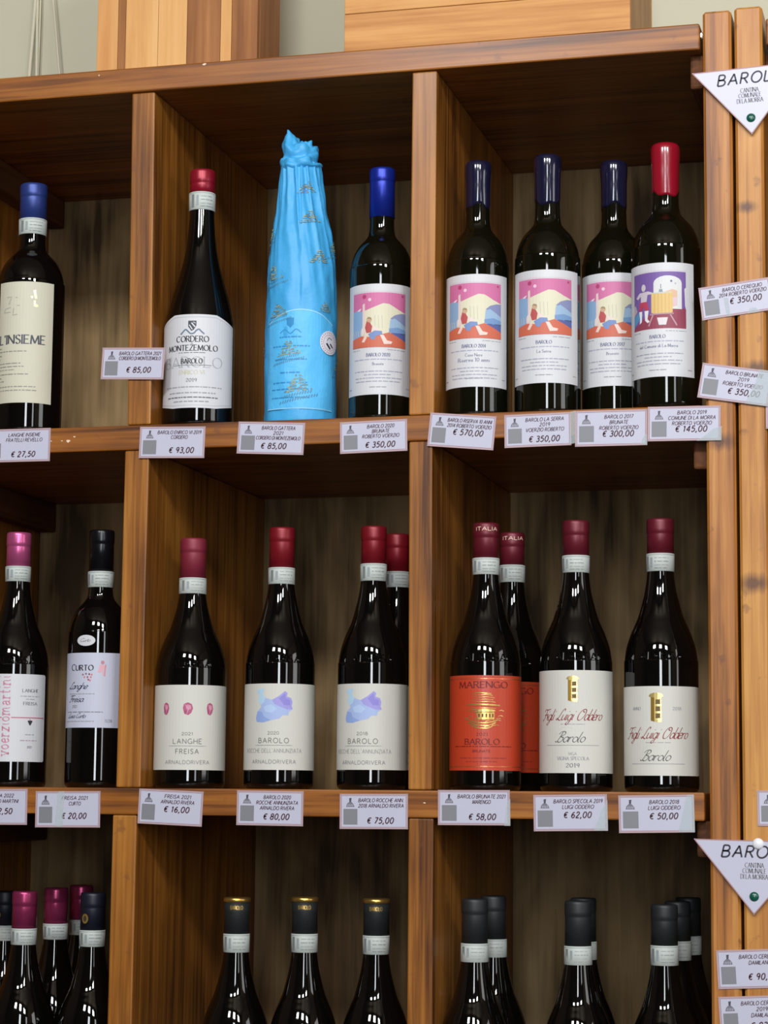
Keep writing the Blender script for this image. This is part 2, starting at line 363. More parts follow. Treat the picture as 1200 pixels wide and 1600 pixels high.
# ------------------------------------------------------------------ the room
ZF, ZC = -1.6, 2.7
M_WALL = plain('grey_green_plaster', (192, 188, 164), 0.85, bump=0.15, bscale=60)
M_WALL2 = plain('room_plaster', (90, 78, 64), 0.9)
M_FLOOR = plain('dark_floor_tiles', (44, 34, 28), 0.6)
def struct(o): o['kind'] = 'structure'; return o
X0, X1, YF, YB = -3.2, 3.2, -3.5, 0.5
struct(box('floor', None, X0 - .1, X1 + .1, YF - .1, YB + .1, ZF - .1, ZF, M_FLOOR, 0))
struct(box('ceiling', None, X0 - .1, X1 + .1, YF - .1, YB + .1, ZC, ZC + .1, M_WALL2, 0))
struct(box('wall_back', None, X0, X1, YB, YB + .1, ZF, ZC, M_WALL, 0))
struct(box('wall_left', None, X0 - .1, X0, YF, YB, ZF, ZC, M_WALL2, 0))
def wall_with_holes(name, a0, a1, holes, place):
    """a wall of boxes round its window openings; holes = (centre, z, width, height) along the wall"""
    vs, fs = [], []
    def b(p0, p1, z0, z1):
        i = len(vs); vs.extend([place(p, d, z) for z in (z0, z1) for p, d in ((p0, -.1), (p1, -.1), (p1, 0), (p0, 0))])
        fs.extend([tuple(i + k for k in f) for f in BOX_F])
    R4 = [(c - wd / 2 - .04, c + wd / 2 + .04, z - h / 2 - .04, z + h / 2 + .04) for c, z, wd, h in holes]
    xs = sorted({a0, a1, *[r[0] for r in R4], *[r[1] for r in R4]})
    for x0, x1 in zip(xs, xs[1:]):
        lo = ZF
        for r in sorted([r for r in R4 if r[0] <= x0 + 1e-6 and r[1] >= x1 - 1e-6], key=lambda r: r[2]):
            b(x0, x1, lo, r[2]); lo = r[3]
        b(x0, x1, lo, ZC)
    struct(mesh_obj(name, vs, fs, M_WALL2))
HOLES = [(x, z, wx, hz) for x, z, wx, hz, *_ in WIN]
on_front = lambda p, d, z: (p, YF + d, z)
on_right = lambda p, d, z: (X1 - d, p, z)
wall_with_holes('wall_front', X0, X1, HOLES, on_front)
wall_with_holes('wall_right', YF, YB, [SIDE], on_right)
M_FRAME = plain('window_frame_paint', (70, 60, 50), 0.5)
for i, ((c, z, wx, hz), place) in enumerate([(h, on_front) for h in HOLES] + [(SIDE, on_right)]):
    vs, fs = [], []
    for p0, p1, z0, z1 in ((c - wx / 2 - .04, c - wx / 2, z - hz / 2 - .04, z + hz / 2 + .04), (c + wx / 2, c + wx / 2 + .04, z - hz / 2 - .04, z + hz / 2 + .04),
                           (c - wx / 2, c + wx / 2, z + hz / 2, z + hz / 2 + .04), (c - wx / 2, c + wx / 2, z - hz / 2 - .04, z - hz / 2)):
        k = len(vs); vs.extend([place(p, d, q) for q in (z0, z1) for p, d in ((p0, -.08), (p1, -.08), (p1, -.02), (p0, -.02))])
        fs.extend([tuple(k + q for q in f) for f in BOX_F])
    struct(mesh_obj('window_%d' % (i + 1), vs, fs, M_FRAME))

# ------------------------------------------------------------------ the shelf units
D = 0.4594
ROWS = [(0.841, 0.872), (0.400, 0.430), (-0.031, 0.0), (-0.461, -0.430), (-0.891, -0.860), (-1.321, -1.290)]   # board bottoms / tops
unit = thing('wine_shelf', (-0.2, 0.23, ZF), 'varnished pine shelf unit with three columns of compartments holding wine bottles', 'shelf')
box('side_panel', unit, -0.716, -0.683, 0.0, D, ZF, 0.886, M_DIV)
box('side_panel', unit, 0.3127, 0.345, 0.0, D, ZF, 0.886, M_POST, 0.003, seg=1)
for i, (zb, zt) in enumerate(ROWS):
    xr = 0.3095 if i == 0 else 0.307
    box('top_board' if i == 0 else 'shelf_board', unit, -0.683, xr, 0.0 if i else -0.002, D - .004, zb, zt, M_SHELF, 0.002)
    for x0, x1 in ((-0.683, -0.656), (0.296, 0.3127)):
        box('batten', unit, x0, x1, 0.018 if x0 > 0 else 0.03, D - .012, zb - 0.040, zb, M_BATT, 0.003)
DIVX = {0: ((-0.3774, -0.3478, -0.0040), (-0.0303, -0.0004, 0.0012)), 1: ((-0.3808, -0.3502, 0.0014), (-0.0276, 0.0, -0.0020)),
        2: ((-0.3848, -0.3548, 0.001), (-0.0270, 0.0020, 0.0002))}
for r in range(5):
    for x0, x1, lean in DIVX[min(r, 2)]:
        box('divider', unit, x0, x1, 0.0015, D - .004, ROWS[r + 1][1] + .0005, ROWS[r][0] - .0005, M_DIV, 0.0018, dx_top=lean)
xs = [-0.683, -0.366, -0.014, 0.3127]
for k in range(3):
    box('back_panel', unit, xs[k], xs[k + 1], D - .004, D + .006, ZF + .05, 0.872, M_BACK, 0.0)
box('plinth', unit, -0.683, 0.3127, 0.01, 0.03, ZF, ZF + .06, M_SHELF)
# small chips where the varnish has gone
ch = Print()
for x, z, r in ((-0.452, 0.4135, .0032), (-0.460, 0.4140, .0012), (-0.444, 0.4185, .0014), (-0.474, 0.414, .001), (-0.2875, 0.869, .0022), (-0.4235, 0.8655, .0012), (-0.008, -0.014, .0014), (-0.427, -0.006, .001)):
    ch.poly([(x + r * random.uniform(.7, 1.5) * math.cos(a), -(z + r * random.uniform(.3, .8) * math.sin(a))) for a in [i * .785 for i in range(8)]], (226, 200, 170), 1, 0)
ch.build('varnish_chip', unit, lambda u, v, o: (u + 0.2, -0.23 - 0.0002 - (0.002 if v < -.8 else 0), -v - ZF))

unit2 = thing('wine_shelf', (0.75, 0.23, ZF), 'neighbouring pine shelf unit cut off by the right edge of the photo', 'shelf')
box('side_panel', unit2, 0.3485, 0.380, 0.0, D, ZF, 0.888, M_POST2, 0.003, seg=1)
box('side_panel', unit2, 1.10, 1.132, 0.0, D, ZF, 0.888, M_POST2, 0.003, seg=1)
for i, (zb, zt) in enumerate(ROWS):
    box('top_board' if i == 0 else 'shelf_board', unit2, 0.384, 1.098, 0.0, D - .004, zb, zt, M_SHELF, 0.002)
    for x0, x1 in ((0.380, 0.400), (1.08, 1.10)): box('batten', unit2, x0, x1, 0.03, D - .012, zb - 0.040, zb, M_BATT, 0.003)
box('back_panel', unit2, 0.380, 1.10, D - .004, D + .006, ZF + .05, 0.872, M_BACK, 0.0)
# screw that ties the top board to the post
M_STEEL = plain('steel_screw', (190, 186, 180), 0.3, 1.0)
sc = mesh_obj('screw', *(lambda n: ([(0.0019 * math.cos(6.283 * i / n) * k, -0.001 * j, 0.0045 * math.sin(6.283 * i / n) * k) for j, k in ((0, 1), (1, 1), (2, .6)) for i in range(n)],
     [(j * n + i, j * n + (i + 1) % n, (j + 1) * n + (i + 1) % n, (j + 1) * n + i) for j in range(2) for i in range(n)] + [tuple(range(2 * n, 3 * n))]))(10), M_STEEL, unit)
sc.location = Vector((0.3112, 0.002, 0.8585)) - unit.location

# ------------------------------------------------------------------ crates on top
ZT = 0.8722
c1 = thing('wooden_box', (-0.37, 0.166, ZT), 'upright wooden box of pale and brown vertical boards on the shelf top', 'box')
xl, xr2 = -0.478, -0.261
def bx(px): return xl + (px - 152) / 250 * (xr2 - xl)
for p0, p1, m in ((152, 185, M_CR_C), (185, 197, M_CR_B), (197, 248, M_CR_A), (248, 293, M_CR_A), (293, 345, M_CR_B), (345, 362, M_CR_A), (362, 402, M_CR_B)):
    box('board', c1, bx(p0) + .0002, bx(p1) - .0002, 0.120, 0.130, ZT, ZT + .36, m, 0.0006)
box('end_panel', c1, xr2 - .009, xr2, 0.1305, 0.213, ZT, ZT + .36, M_CR_B, 0.001)
box('end_panel', c1, xl, xl + .009, 0.1305, 0.213, ZT, ZT + .36, M_CR_B, 0.001)
box('back_panel', c1, xl + .0095, xr2 - .0095, 0.203, 0.213, ZT, ZT + .36, M_CR_A, 0.001)
box('top_panel', c1, xl, xr2, 0.120, 0.213, ZT + .3605, ZT + .37, M_CR_C, 0.001)
c2 = thing('wine_crate', (0.0325, 0.21, ZT), 'pale pine wine crate with horizontal grain lying on the shelf top', 'crate')
zz = [0, .0905, .181]
for k in range(2):
    box('board', c2, -0.147, 0.212, 0.120, 0.130, ZT + zz[k] + .0003, ZT + zz[k + 1] - .0003, M_CR_H, 0.0008)
    box('board', c2, -0.147, 0.212, 0.302, 0.312, ZT + zz[k] + .0003, ZT + zz[k + 1] - .0003, M_CR_H, 0.0008)
box('end_panel', c2, 0.198, 0.212, 0.1305, 0.3015, ZT, ZT + .181, M_CR_S, 0.001)
box('end_panel', c2, -0.147, -0.133, 0.1305, 0.3015, ZT, ZT + .181, M_CR_S, 0.001)
box('base_panel', c2, -0.1325, 0.1975, 0.1305, 0.3015, ZT, ZT + .009, M_CR_H, 0.001)

# twine hanging against the wall
def tube(name, pts, r, mat, parent=None, n=8):
    P = [Vector(p) for p in pts]; vs, fs = [], []
    for i, p in enumerate(P):
        t = (P[min(i + 1, len(P) - 1)] - P[max(i - 1, 0)]).normalized(); a = t.cross(Vector((0, 1, 0))).normalized(); b = t.cross(a)
        for k in range(n): vs.append(p + (a * math.cos(6.2832 * k / n) + b * math.sin(6.2832 * k / n)) * r)
    for i in range(len(P) - 1):
        for k in range(n): fs.append((i * n + k, i * n + (k + 1) % n, (i + 1) * n + (k + 1) % n, (i + 1) * n + k))
    fs.append(tuple(range(n))[::-1]); fs.append(tuple(range((len(P) - 1) * n, len(P) * n)))
    return mesh_obj(name, vs, fs, mat, parent, smooth=True)
M_TWINE = plain('pale_twine', (206, 200, 176), 0.8)
tw = thing('twine', (-0.725, 0.485, 1.32), 'pale twine hanging in an open loop on the wall, far left', 'twine')
def strand(x0, x1, z1, r, wob, y=0.0):
    tube('strand', [(x0 + (x1 - x0) * t + wob * math.sin(7 * t) * t, y, (z1 - 1.32) * t) for t in [i / 14 for i in range(15)]], r, M_TWINE, tw)
strand(0.0, -0.012, 0.875, 0.0028, 0.004); strand(0.003, -0.004, 0.875, 0.0022, -0.004, 0.002); strand(0.003, 0.062, 0.875, 0.0018, 0.002)
strand(-0.001, 0.006, 0.875, 0.0016, 0.003, 0.006)
tube('hook', [(0.0, 0.015, 0.0), (0, 0.0, 0.0), (0, -0.008, 0.006)], 0.002, M_STEEL, tw)

# ------------------------------------------------------------------ bottles
def lathe(name, prof, mat, parent, seg=56, cap_top=True, cap_bot=True):
    vs, fs = [], []; n = len(prof)
    for r, z in prof:
        for k in range(seg): a = 6.2831853 * k / seg; vs.append((r * math.sin(a), -r * math.cos(a), z))
    for i in range(n - 1):
        for k in range(seg): k2 = (k + 1) % seg; fs.append((i * seg + k, i * seg + k2, (i + 1) * seg + k2, (i + 1) * seg + k))
    if cap_bot: fs.append(tuple(range(seg))[::-1])
    if cap_top: fs.append(tuple(range((n - 1) * seg, n * seg)))
    return mesh_obj(name, vs, fs, mat, parent, smooth=True)

SHAPE = {   # fraction of height, fraction of body radius
 'albeisa': [(.44, 1), (.477, .985), (.525, .93), (.572, .82), (.61, .70), (.643, .60), (.707, .47), (.75, .405), (.80, .36), (.86, .345), (.97, .345)],
 'slope': [(.36, 1), (.42, .95), (.50, .81), (.583, .63), (.65, .50), (.72, .415), (.80, .365), (.86, .345), (.97, .345)],
 'bordeaux': [(.55, 1), (.60, .975), (.645, .90), (.685, .75), (.712, .56), (.732, .44), (.755, .395), (.80, .38), (.97, .375)],
}
def profile(shape, R, H):
    heel = [(R * .86, 0.0), (R * .95, .0012), (R * .985, .004), (R * .998, .007), (R, .009), (R, .0095), (R, .0105), (R, .03)]
    pts = [(z * H, f * R) for z, f in SHAPE[shape]]
    pts = crom([(.03, R)] + pts, 6)
    return heel + [(min(r, R), z) for z, r in pts if z > .0301]

def capsule_profile(H, z0, r, kind):
    if kind == 'wax':
        L = H - z0; return [(r * .99, z0), (r * 1.02, z0 + .003), (r * 1.03, z0 + .45 * L), (r * 1.05, z0 + .60 * L), (r * 1.085, z0 + .72 * L),
                            (r * 1.095, z0 + .86 * L), (r * 1.07, z0 + .93 * L), (r * .96, z0 + .975 * L), (r * .75, z0 + .995 * L), (r * .4, H)]
    if kind == 'gold':
        return [(r * 1.04, z0), (r * 1.02, H - .018), (r * 1.05, H - .0165), (r * 1.05, H - .0052)]
    return [(r * 1.03, z0), (r * 1.01, H - .0185), (r * 1.008, H - .0166), (r * 1.04, H - .0160), (r * 1.045, H - .0120), (r * 1.045, H - .0035), (r * 1.02, H - .0010), (r * .95, H)]

def on_profile(prof):
    zs = np.array([p[1] for p in prof]); rs = np.array([p[0] for p in prof])
    return lambda z: float(np.interp(z, zs, rs))

def label_patch(bottle, out, R, mat, name='label', lift=.00035):
    """out: outline (u, z) counter-clockwise in metres, bent round the body; with an edge back to the glass"""
    P = Print(); P.poly([(u, -z) for u, z in out], (0, 0, 0), 0, .004)
    o = P.build(name, bottle, lambda u, v, f: ((R + lift) * math.sin(u / R), -(R + lift) * math.cos(u / R), -v), mats=[mat])
    bm = bmesh.new(); bm.from_mesh(o.data)
    bmesh.ops.remove_doubles(bm, verts=bm.verts[:], dist=1e-6)
    ed = [e for e in bm.edges if e.is_boundary]
    g = bmesh.ops.extrude_edge_only(bm, edges=ed)
    for v in g['geom']:
        if isinstance(v, bmesh.types.BMVert):
            k = (R - .0002) / math.hypot(v.co.x, v.co.y); v.co.x *= k; v.co.y *= k
    bm.to_mesh(o.data); bm.free()
    return o

def rounded(u0, u1, z0, z1, r=.002, n=4):
    pts = []
    for cx, cz, a in ((u1 - r, z1 - r, 0), (u0 + r, z1 - r, 90), (u0 + r, z0 + r, 180), (u1 - r, z0 + r, 270)):
        pts += [(cx + r * math.cos(R_(a + 90 * i / n)), cz + r * math.sin(R_(a + 90 * i / n))) for i in range(n + 1)]
    return pts

def bottle(label, x, y, z, R, H, face, shape, cap, zc, zb=None, cap_kind='foil', glass=None, group=None, emboss=False, cap_text=None, band_side=0.0, name='wine_bottle'):
    b = thing(name, (x, y, z), label, 'bottle', group, R_(face))
    pr = profile(shape, R, H); g = lathe('glass_body', [p for p in pr if p[1] <= H - .004], glass or M_GLASS, b)
    rf = on_profile(pr); rn = max(rf(zc), rf(H * .9)) + .0004
    if cap_kind == 'gold':
        c = lathe('capsule', capsule_profile(H, zc, rn, 'gold'), cap, b)
        lathe('capsule_rim', [(rn * 1.06, H - .0055), (rn * 1.1, H - .005), (rn * 1.1, H - .001), (rn * 1.0, H)], M_CAPGOLD, b, 40)
        P = Print(); P.text('BAROLO', -.0005, .0135, .0042, GOLD, wd=.0009, fit=.014)
        P.build('gold_lettering', c, lambda u, v, o: ((rn * 1.055 + o) * math.sin(u / rn), -(rn * 1.055 + o) * math.cos(u / rn), H - v))
    else:
        prc = capsule_profile(H, zc, rn, cap_kind)
        c = lathe('capsule', prc, cap, b, 48)
        if cap_kind == 'wax':      # uneven lower edge where the wax ran
            for v in c.data.vertices:
                if v.co.z < zc + .02:
                    a = math.atan2(v.co.x, -v.co.y); v.co.z += .003 * math.sin(a * 2 + x * 40) + .0016 * math.sin(a * 5 + 1)
        if cap_text:
            P = Print(); P.text(cap_text, .001, .0095, .0042, (226, 190, 170), wd=.0007, fit=.025)
            P.build('capsule_lettering', c, lambda u, v, o: ((rn * 1.05 + .0002 + o) * math.sin(u / rn), -(rn * 1.05 + .0002 + o) * math.cos(u / rn), H - v))
    if zb:
        rb0, rb1 = rf(zb) + .0006, rn * 1.04 + .0006
        rb0 = max(rb0, rb1 * .98)
        bd = lathe('neck_band', [(rb0 - .0005, zb), (rb0, zb + .0003), (rb1, zc + .002), (rb1 - .0004, zc + .0023)], M_BAND, b, 40, False, False)
        P = Print(); h = zc + .002 - zb
        P.rect(-.0165 + band_side, .003, -.0125 + band_side, h - .003, (126, 132, 130)); P.rect(-.0095 + band_side, .0045, -.0065 + band_side, h - .005, (150, 158, 160))
        for k, f in enumerate((.25, .45, .65, .82)): P.fine(-.004 + band_side, .012 + band_side, h * f, .0008, (140, 146, 144) if k % 2 else (166, 170, 168))
        P.stroke([(-.02, .0012), (.02, .0012)], .0008, (168, 176, 172))
        P.build('band_print', bd, lambda u, v, o: ((rb1 + .0002 + o) * math.sin(u / rb1), -(rb1 + .0002 + o) * math.cos(u / rb1), zc + .002 - v))
    if emboss:
        P = Print(); P.text('ALBEISA', .0, 0, .0085, (0, 0, 0), wd=.0016, fit=.05, ridge=1)
        ze = H * .475
        P.build('embossed_lettering', g, lambda u, v, o: ((rf(ze - v) + (.0008 if o else -.0001)) * math.sin(u / R), -(rf(ze - v) + (.0008 if o else -.0001)) * math.cos(u / R), ze - v), mats=[glass or M_GLASS])
    return b, rf

def put_print(P, name, lab, R, top):
    return P.build(name, lab, lambda u, v, o: ((R + .00042 + o) * math.sin(u / R), -(R + .00042 + o) * math.cos(u / R), top - v))

def deg(R, a): return R * R_(a)
mm = .001
GREY = (104, 104, 112); LGREY = (150, 150, 154); NAVY = (40, 44, 74); DK = (44, 42, 46)

M_CAPBLUE = plain('blue_foil', (44, 62, 128), 0.4, 0.35)
M_CAPCOBALT = plain('cobalt_foil', (24, 44, 150), 0.35, 0.45)
M_CAPRED = plain('red_foil', (140, 20, 38), 0.35, 0.3)
M_CAPRED2 = plain('crimson_foil', (128, 20, 32), 0.4, 0.3)
M_CAPWINE = plain('wine_red_foil', (104, 26, 40), 0.4, 0.3)
M_CAPROSE = plain('dusty_red_foil', (128, 36, 54), 0.5, 0.2)
M_CAPPINK = plain('pink_foil', (206, 96, 146), 0.3, 0.6)
M_CAPMAG = plain('magenta_foil', (158, 54, 96), 0.3, 0.6)
M_CAPBLACK = plain('black_foil', (16, 16, 20), 0.25, 0.2)
M_CAPMATT = plain('charcoal_foil', (34, 37, 38), 0.5, 0.1)
M_CAPNIGHT = plain('navy_black_foil', (22, 24, 38), 0.45, 0.1)
M_CAPGOLD = plain('gold_foil_rim', (206, 166, 88), 0.3, 0.9)
M_WAXNAVY = plain('navy_wax', (22, 22, 46), 0.12, coat=0.5)
M_WAXRED = plain('red_wax', (142, 14, 34), 0.22, coat=0.4)

# --- row 1 (top) ---------------------------------------------------
def insieme():
    R, H, lt, lb = .0422, .319, .1863, .0354
    b, rf = bottle('dark bottle with blue capsule and tall cream label reading INSIEME, top left compartment', -.5305, .055, .43, R, H, 24, 'bordeaux', M_CAPBLUE, .2714, .2535)
    u0, u1 = deg(R, -60), deg(R, 41); c = (u0 + u1) / 2
    L = label_patch(b, [(u0, lb), (u1, lb), (u1, lt), (u0, lt)], R, M_PAPER_C)
    P = Print(); k = (170, 168, 150)
    for s in ([(-24, 19), (-17, 19), (-21, 28), (-19, 27)], [(-12, 20), (-9, 20)], [(-26, 33), (-28, 38), (-18, 38)], [(-25, 33.5), (-18, 32)], [(-14, 33), (-15, 42), (-9, 41)], [(-10, 30), (-6, 30)]):
        P.stroke([(c + a * mm, v * mm) for a, v in s], .0011, k)
    for s in ([(10, 11), (13, 10), (14.5, 21), (12, 21)], [(11, 24), (13, 23.5), (13.4, 28), (16.5, 29), (16, 31.5), (11, 31)], [(7, 18.5), (9.5, 18), (9.5, 20.5), (8, 21)]):
        P.poly([(c + a * mm, v * mm) for a, v in s], (236, 220, 150, 'foil'))
    P.build('emblem', L, lambda u, v, o: ((R + .00042 + o) * math.sin(u / R), -(R + .00042 + o) * math.cos(u / R), lt - v))
    P = Print(); P.text("L'INSIEME", u0 + .0035, .0775, .0105, (72, 74, 84), fit=.060, style='serif', align='l')
    for v, a, e in ((83, 0, 7), (87, 0, 40), (92, 0, 6), (97, 0, 5), (102, 0, 33), (106, 0, 37), (110, 0, 26), (115.5, 0, 44), (120, 0, 6), (124, 0, 12), (131, 0, 52), (135.5, 0, 54)):
        P.fine(u0 + (1 + a) * mm, u0 + (1 + e) * mm, v * mm, .0011 if v != 110 else .0008, (136, 134, 124))
    put_print(P, 'lettering', L, R, lt)
insieme()

def cordero():
    R, H, lt, lb = .0430, .3228, .1347, .0209
    b, rf = bottle('dark bottle with red capsule and white eight-cornered label reading CORDERO DI MONTEZEMOLO', -.307, .055, .43, R, H, 19.6, 'slope', M_CAPRED, .2915, .2714, band_side=.002)
    c = deg(R, -8); hw = deg(R, 75); tw_ = deg(R, 36)
    def octo(i): return [(c - tw_, lb + i), (c + tw_, lb + i), (c + hw - i, lb + .005 + i * .6), (c + hw - i, lt - .011 - i * .4), (c + tw_, lt - i), (c - tw_, lt - i), (c - hw + i, lt - .011 - i * .4), (c - hw + i, lb + .005 + i * .6)]
    L = label_patch(b, octo(0), R, M_PAPER_W)
    P = Print(); o2 = octo(.0032); P.stroke([(u, lt - z) for u, z in o2 + o2[:1]], .0006, (176, 180, 184), 1)
    c -= .003
    x = lambda a, v: (c + a * mm, v * mm)
    P.poly([x(-5, 8), x(5, 8), x(5, 14), x(2, 19), x(-1, 20.5), x(-5, 15)], (60, 66, 74))
    P.stroke([x(-3.6, 13), x(.2, 18.6)], .0011, (220, 222, 224), 3); P.stroke([x(-1, 10.5), x(3.4, 15.5)], .0014, (220, 222, 224), 3); P.stroke([x(1, 9.6), x(4, 11)], .0009, (200, 204, 210), 3)
    P.stroke(crom([x(-14.5, 24.5), x(-11, 21), x(-8, 18.6), x(-5, 21), x(-2, 23.6), x(2, 23.2), x(5, 20), x(8, 18.4), x(11, 21), x(14.5, 24)]), .0017, (96, 116, 138))
    put_print(P, 'emblem', L, R, lt)
    P = Print()
    P.text('CORDERO', c, .0335, .0068, DK, fit=.040, style='serif'); P.text('DI', c, .0366, .002, GREY, wd=.0003)
    P.text('MONTEZEMOLO', c - .0006, .0442, .0066, DK, fit=.064, style='serif')
    P.fine(c - .017, c + .017, .0468, .0008, GREY)
    P.text('BAROLO', c, .0645, .0125, (158, 160, 164), wd=.0012, fit=.076, style='serif', layer=1)
    P.text('BAROLO', c, .0600, .0058, DK, fit=.026, style='serif', layer=3); P.stroke([x(-24, 62), x(24, 62)], .0006, GREY, 3)
    P.text('ENRICO VI', c, .0730, .0046, (196, 190, 160), fit=.031, style='serif'); P.text('2019', c, .0822, .0040, GREY, fit=.013, style='serif')
    P.fine(c - .036, c + .040, .0885, .0012, LGREY)
    for v, wv in ((.0955, .030), (.1010, .033), (.1060, .023)): P.fine(c - wv, c + wv, v, .0014, GREY if v == .1010 else LGREY)
    put_print(P, 'lettering', L, R, lt)
cordero()

def wrapped():
    H, R0 = .365, .0433
    b = thing('wrapped_bottle', (-.1800, .062, .43), 'bottle wrapped in bright blue tissue paper, twisted shut at its top', 'bottle', None, R_(17))
    m, n, l, bs = new_mat('blue_tissue_paper')
    bs.inputs['Base Color'].default_value = (*lin((66, 166, 222)), 1); bs.inputs['Roughness'].default_value = 0.5
    t = n.new('ShaderNodeTexNoise'); t.inputs['Scale'].default_value = 90; t.inputs['Detail'].default_value = 5
    co = n.new('ShaderNodeTexCoord'); l.new(co.outputs['Object'], t.inputs['Vector'])
    bp = n.new('ShaderNodeBump'); bp.inputs['Strength'].default_value = 0.5; bp.inputs['Distance'].default_value = 0.002
    l.new(t.outputs['Fac'], bp.inputs['Height']); l.new(bp.outputs['Normal'], bs.inputs['Normal'])
    m2 = m.copy(); m2.name = 'tissue_over_label'; m2.node_tree.nodes['Principled BSDF'].inputs['Base Color'].default_value = (*lin((84, 184, 238)), 1)
    zs = [0, .004, .06, .13, .17, .195, .22, .245, .267, .29, .305, .318, .324]
    rs = [.0418, .0432, .0434, .0430, .0420, .0405, .0375, .0335, .0295, .0262, .0245, .0232, .0222]
    def surf(a, z, lift=0.0):
        r = float(np.interp(z, zs, rs)); k = min(1, max(0, (z - .12) / .12))
        tw = a + (z - .2) * 2.2
        pl = math.sin(tw * 6) * .5 + math.sin(tw * 9.5 + 1.3 + z * 8) * .45 + math.sin(tw * 17 + .5) * .2
        pl = (1 - abs(pl)) * 1.1 - .5
        r += .0030 * k * pl + .0009 * noise.noise(Vector((a * 3, z * 40, 1))) * (1 + k)
        r += .0012 * noise.noise(Vector((math.cos(a) * 2, math.sin(a) * 2, z * 22)))
        ox = -.0035 * max(0, (z - .2) / .16); r += lift
        return (r * math.sin(a) + ox, -r * math.cos(a), z)
    NA, NZ = 160, 110
    vs = [surf(6.28318 * k / NA, .324 * (i / NZ)) for i in range(NZ + 1) for k in range(NA)]
    fs = [(i * NA + k, i * NA + (k + 1) % NA, (i + 1) * NA + (k + 1) % NA, (i + 1) * NA + k) for i in range(NZ) for k in range(NA)]
    fs.append(tuple(range(NA))[::-1])
    w = mesh_obj('paper_wrap', vs, fs, m, b, smooth=True)
    # folded-over crown and the loose corner that sticks up
    NB, NT = 72, 26
    vs = []
    for i in range(NT + 1):
        t_ = i / NT
        for k in range(NB):
            a = 6.28318 * k / NB
            r = [.0215, .0262, .0256, .0215, .0228, .0205, .013, .001]; z = [.3150, .3185, .3245, .3290, .337, .3455, .3500, .3485]
            q = t_ * 7; rr = float(np.interp(q, range(8), r)); zz_ = float(np.interp(q, range(8), z))
            f = noise.noise(Vector((math.cos(a) * 1.6, math.sin(a) * 1.6, q * 1.1))); f2 = noise.noise(Vector((math.cos(a) * 2.6, math.sin(a) * 2.6, q * 1.5 + 4)))
            rr += (.0040 * f + .0034 * f2) * min(1, rr / .01); zz_ += .0060 * f2 * t_ + .003 * f
            ear = math.exp(-((a - 5.25) / .34) ** 2) * (1 if t_ > .45 else 0) * (1 - abs(t_ - .78) / .34 if abs(t_ - .78) < .34 else 0)
            zz_ += .0185 * ear; rr += .003 * ear
            vs.append((rr * math.sin(a) * .95 - .0035, -rr * math.cos(a), zz_))
    fs = [(i * NB + k, i * NB + (k + 1) % NB, (i + 1) * NB + (k + 1) % NB, (i + 1) * NB + k) for i in range(NT) for k in range(NB)]
    fs.append(tuple(range(NT * NB, (NT + 1) * NB)))
    mesh_obj('twisted_crown', vs, fs, m, b, smooth=True)
    ma = lambda u, v, o: surf(u / R0, v, .0006 + o)
    # the bottle's label showing through the paper
    P = Print(); top = lambda u: .136 - .016 * (u / .045) ** 2
    us = [-.044 + .004 * i for i in range(23)]
    for i in range(22):
        for j in range(8):
            q = []
            for u, s in ((us[i], j), (us[i + 1], j), (us[i + 1], j + 1), (us[i], j + 1)): q.append((u, .016 + (top(u) - .016) * s / 8))
            P.poly(q[::-1], (0, 0, 0), 0, 0)
    lb = P.build('label_showing_through', w, lambda u, v, o: surf(u / R0, v, .0007), mats=[m2])
    P = Print(); P.stroke([(u, top(u)) for u in us], .0014, (150, 208, 236), 2); P.stroke([(u, .017) for u in us], .0012, (140, 200, 232), 2)
    dk = (46, 138, 196)
    P.poly([(-.018, .126), (-.0085, .126), (-.009, .118), (-.013, .114), (-.0175, .118)], dk, 2)
    P.stroke(crom([(-.026, .108), (-.020, .112), (-.013, .107), (-.006, .112), (.0, .108)]), .0011, dk, 2)
    for v, e in ((.103, .014), (.092, .024), (.076, .020), (.060, .012), (.048, .022), (.040, .024), (.030, .024)):
        P.fine(-.013 - e, -.013 + e, v, .0016, dk)
    P.build('faint_print', w, lambda u, v, o: surf(u / R0, v, .00085 + o))
    # gold printed motif repeated over the paper
    def motif(u, z, s, full=True):
        P = Print()
        for row in range(7):
            hw = (.0125 - row * .0017) * s; q = u - hw
            while q < u + hw:
                ln = random.uniform(.0008, .0024) * s
                if random.random() < .78: P.stroke([(q, z + row * .0023 * s + (q - u) * .12), (q + ln, z + (row * .0023 + random.uniform(-.0006, .0012)) * s + (q - u) * .12)], random.uniform(.0009, .0019) * s, random.choice([(142, 156, 128), (120, 146, 138), (158, 160, 120), (104, 138, 146)]), 2)
                q += ln + .0004
        if full:
            for j, ww in ((-.004, .026), (-.0085, .034)):
                xx = u - ww * s / 2
                while xx < u + ww * s / 2:
                    P.stroke([(xx, z + j * s + (xx - u) * .22), (xx + .0012 * s, z + (j + .0026) * s + (xx - u) * .22)], .0008 * s, (84, 134, 158), 2); xx += .0024 * s
        P.build('gold_print', w, lambda u, v, o: surf(u / float(np.interp(v, zs, rs)), v, .0011 + o))
    for u, z, s, f in ((.006, .284, .9, False), (.010, .246, 1.0, False), (.021, .196, 1.0, False), (-.037, .176, 1.1, True), (-.030, .130, 1.0, True), (-.016, .082, 1.1, True), (-.003, .038, 1.3, True), (.030, .136, .8, False), (.052, .215, 1, True), (.060, .07, 1, True), (-.07, .09, 1, True), (-.05, .23, 1, True)):
        motif(u, z, s, f)
    P = Print(); cu, cz = .0368, .0985
    P.disc(cu, cz, .0145, (214, 214, 222), 1, n=28)
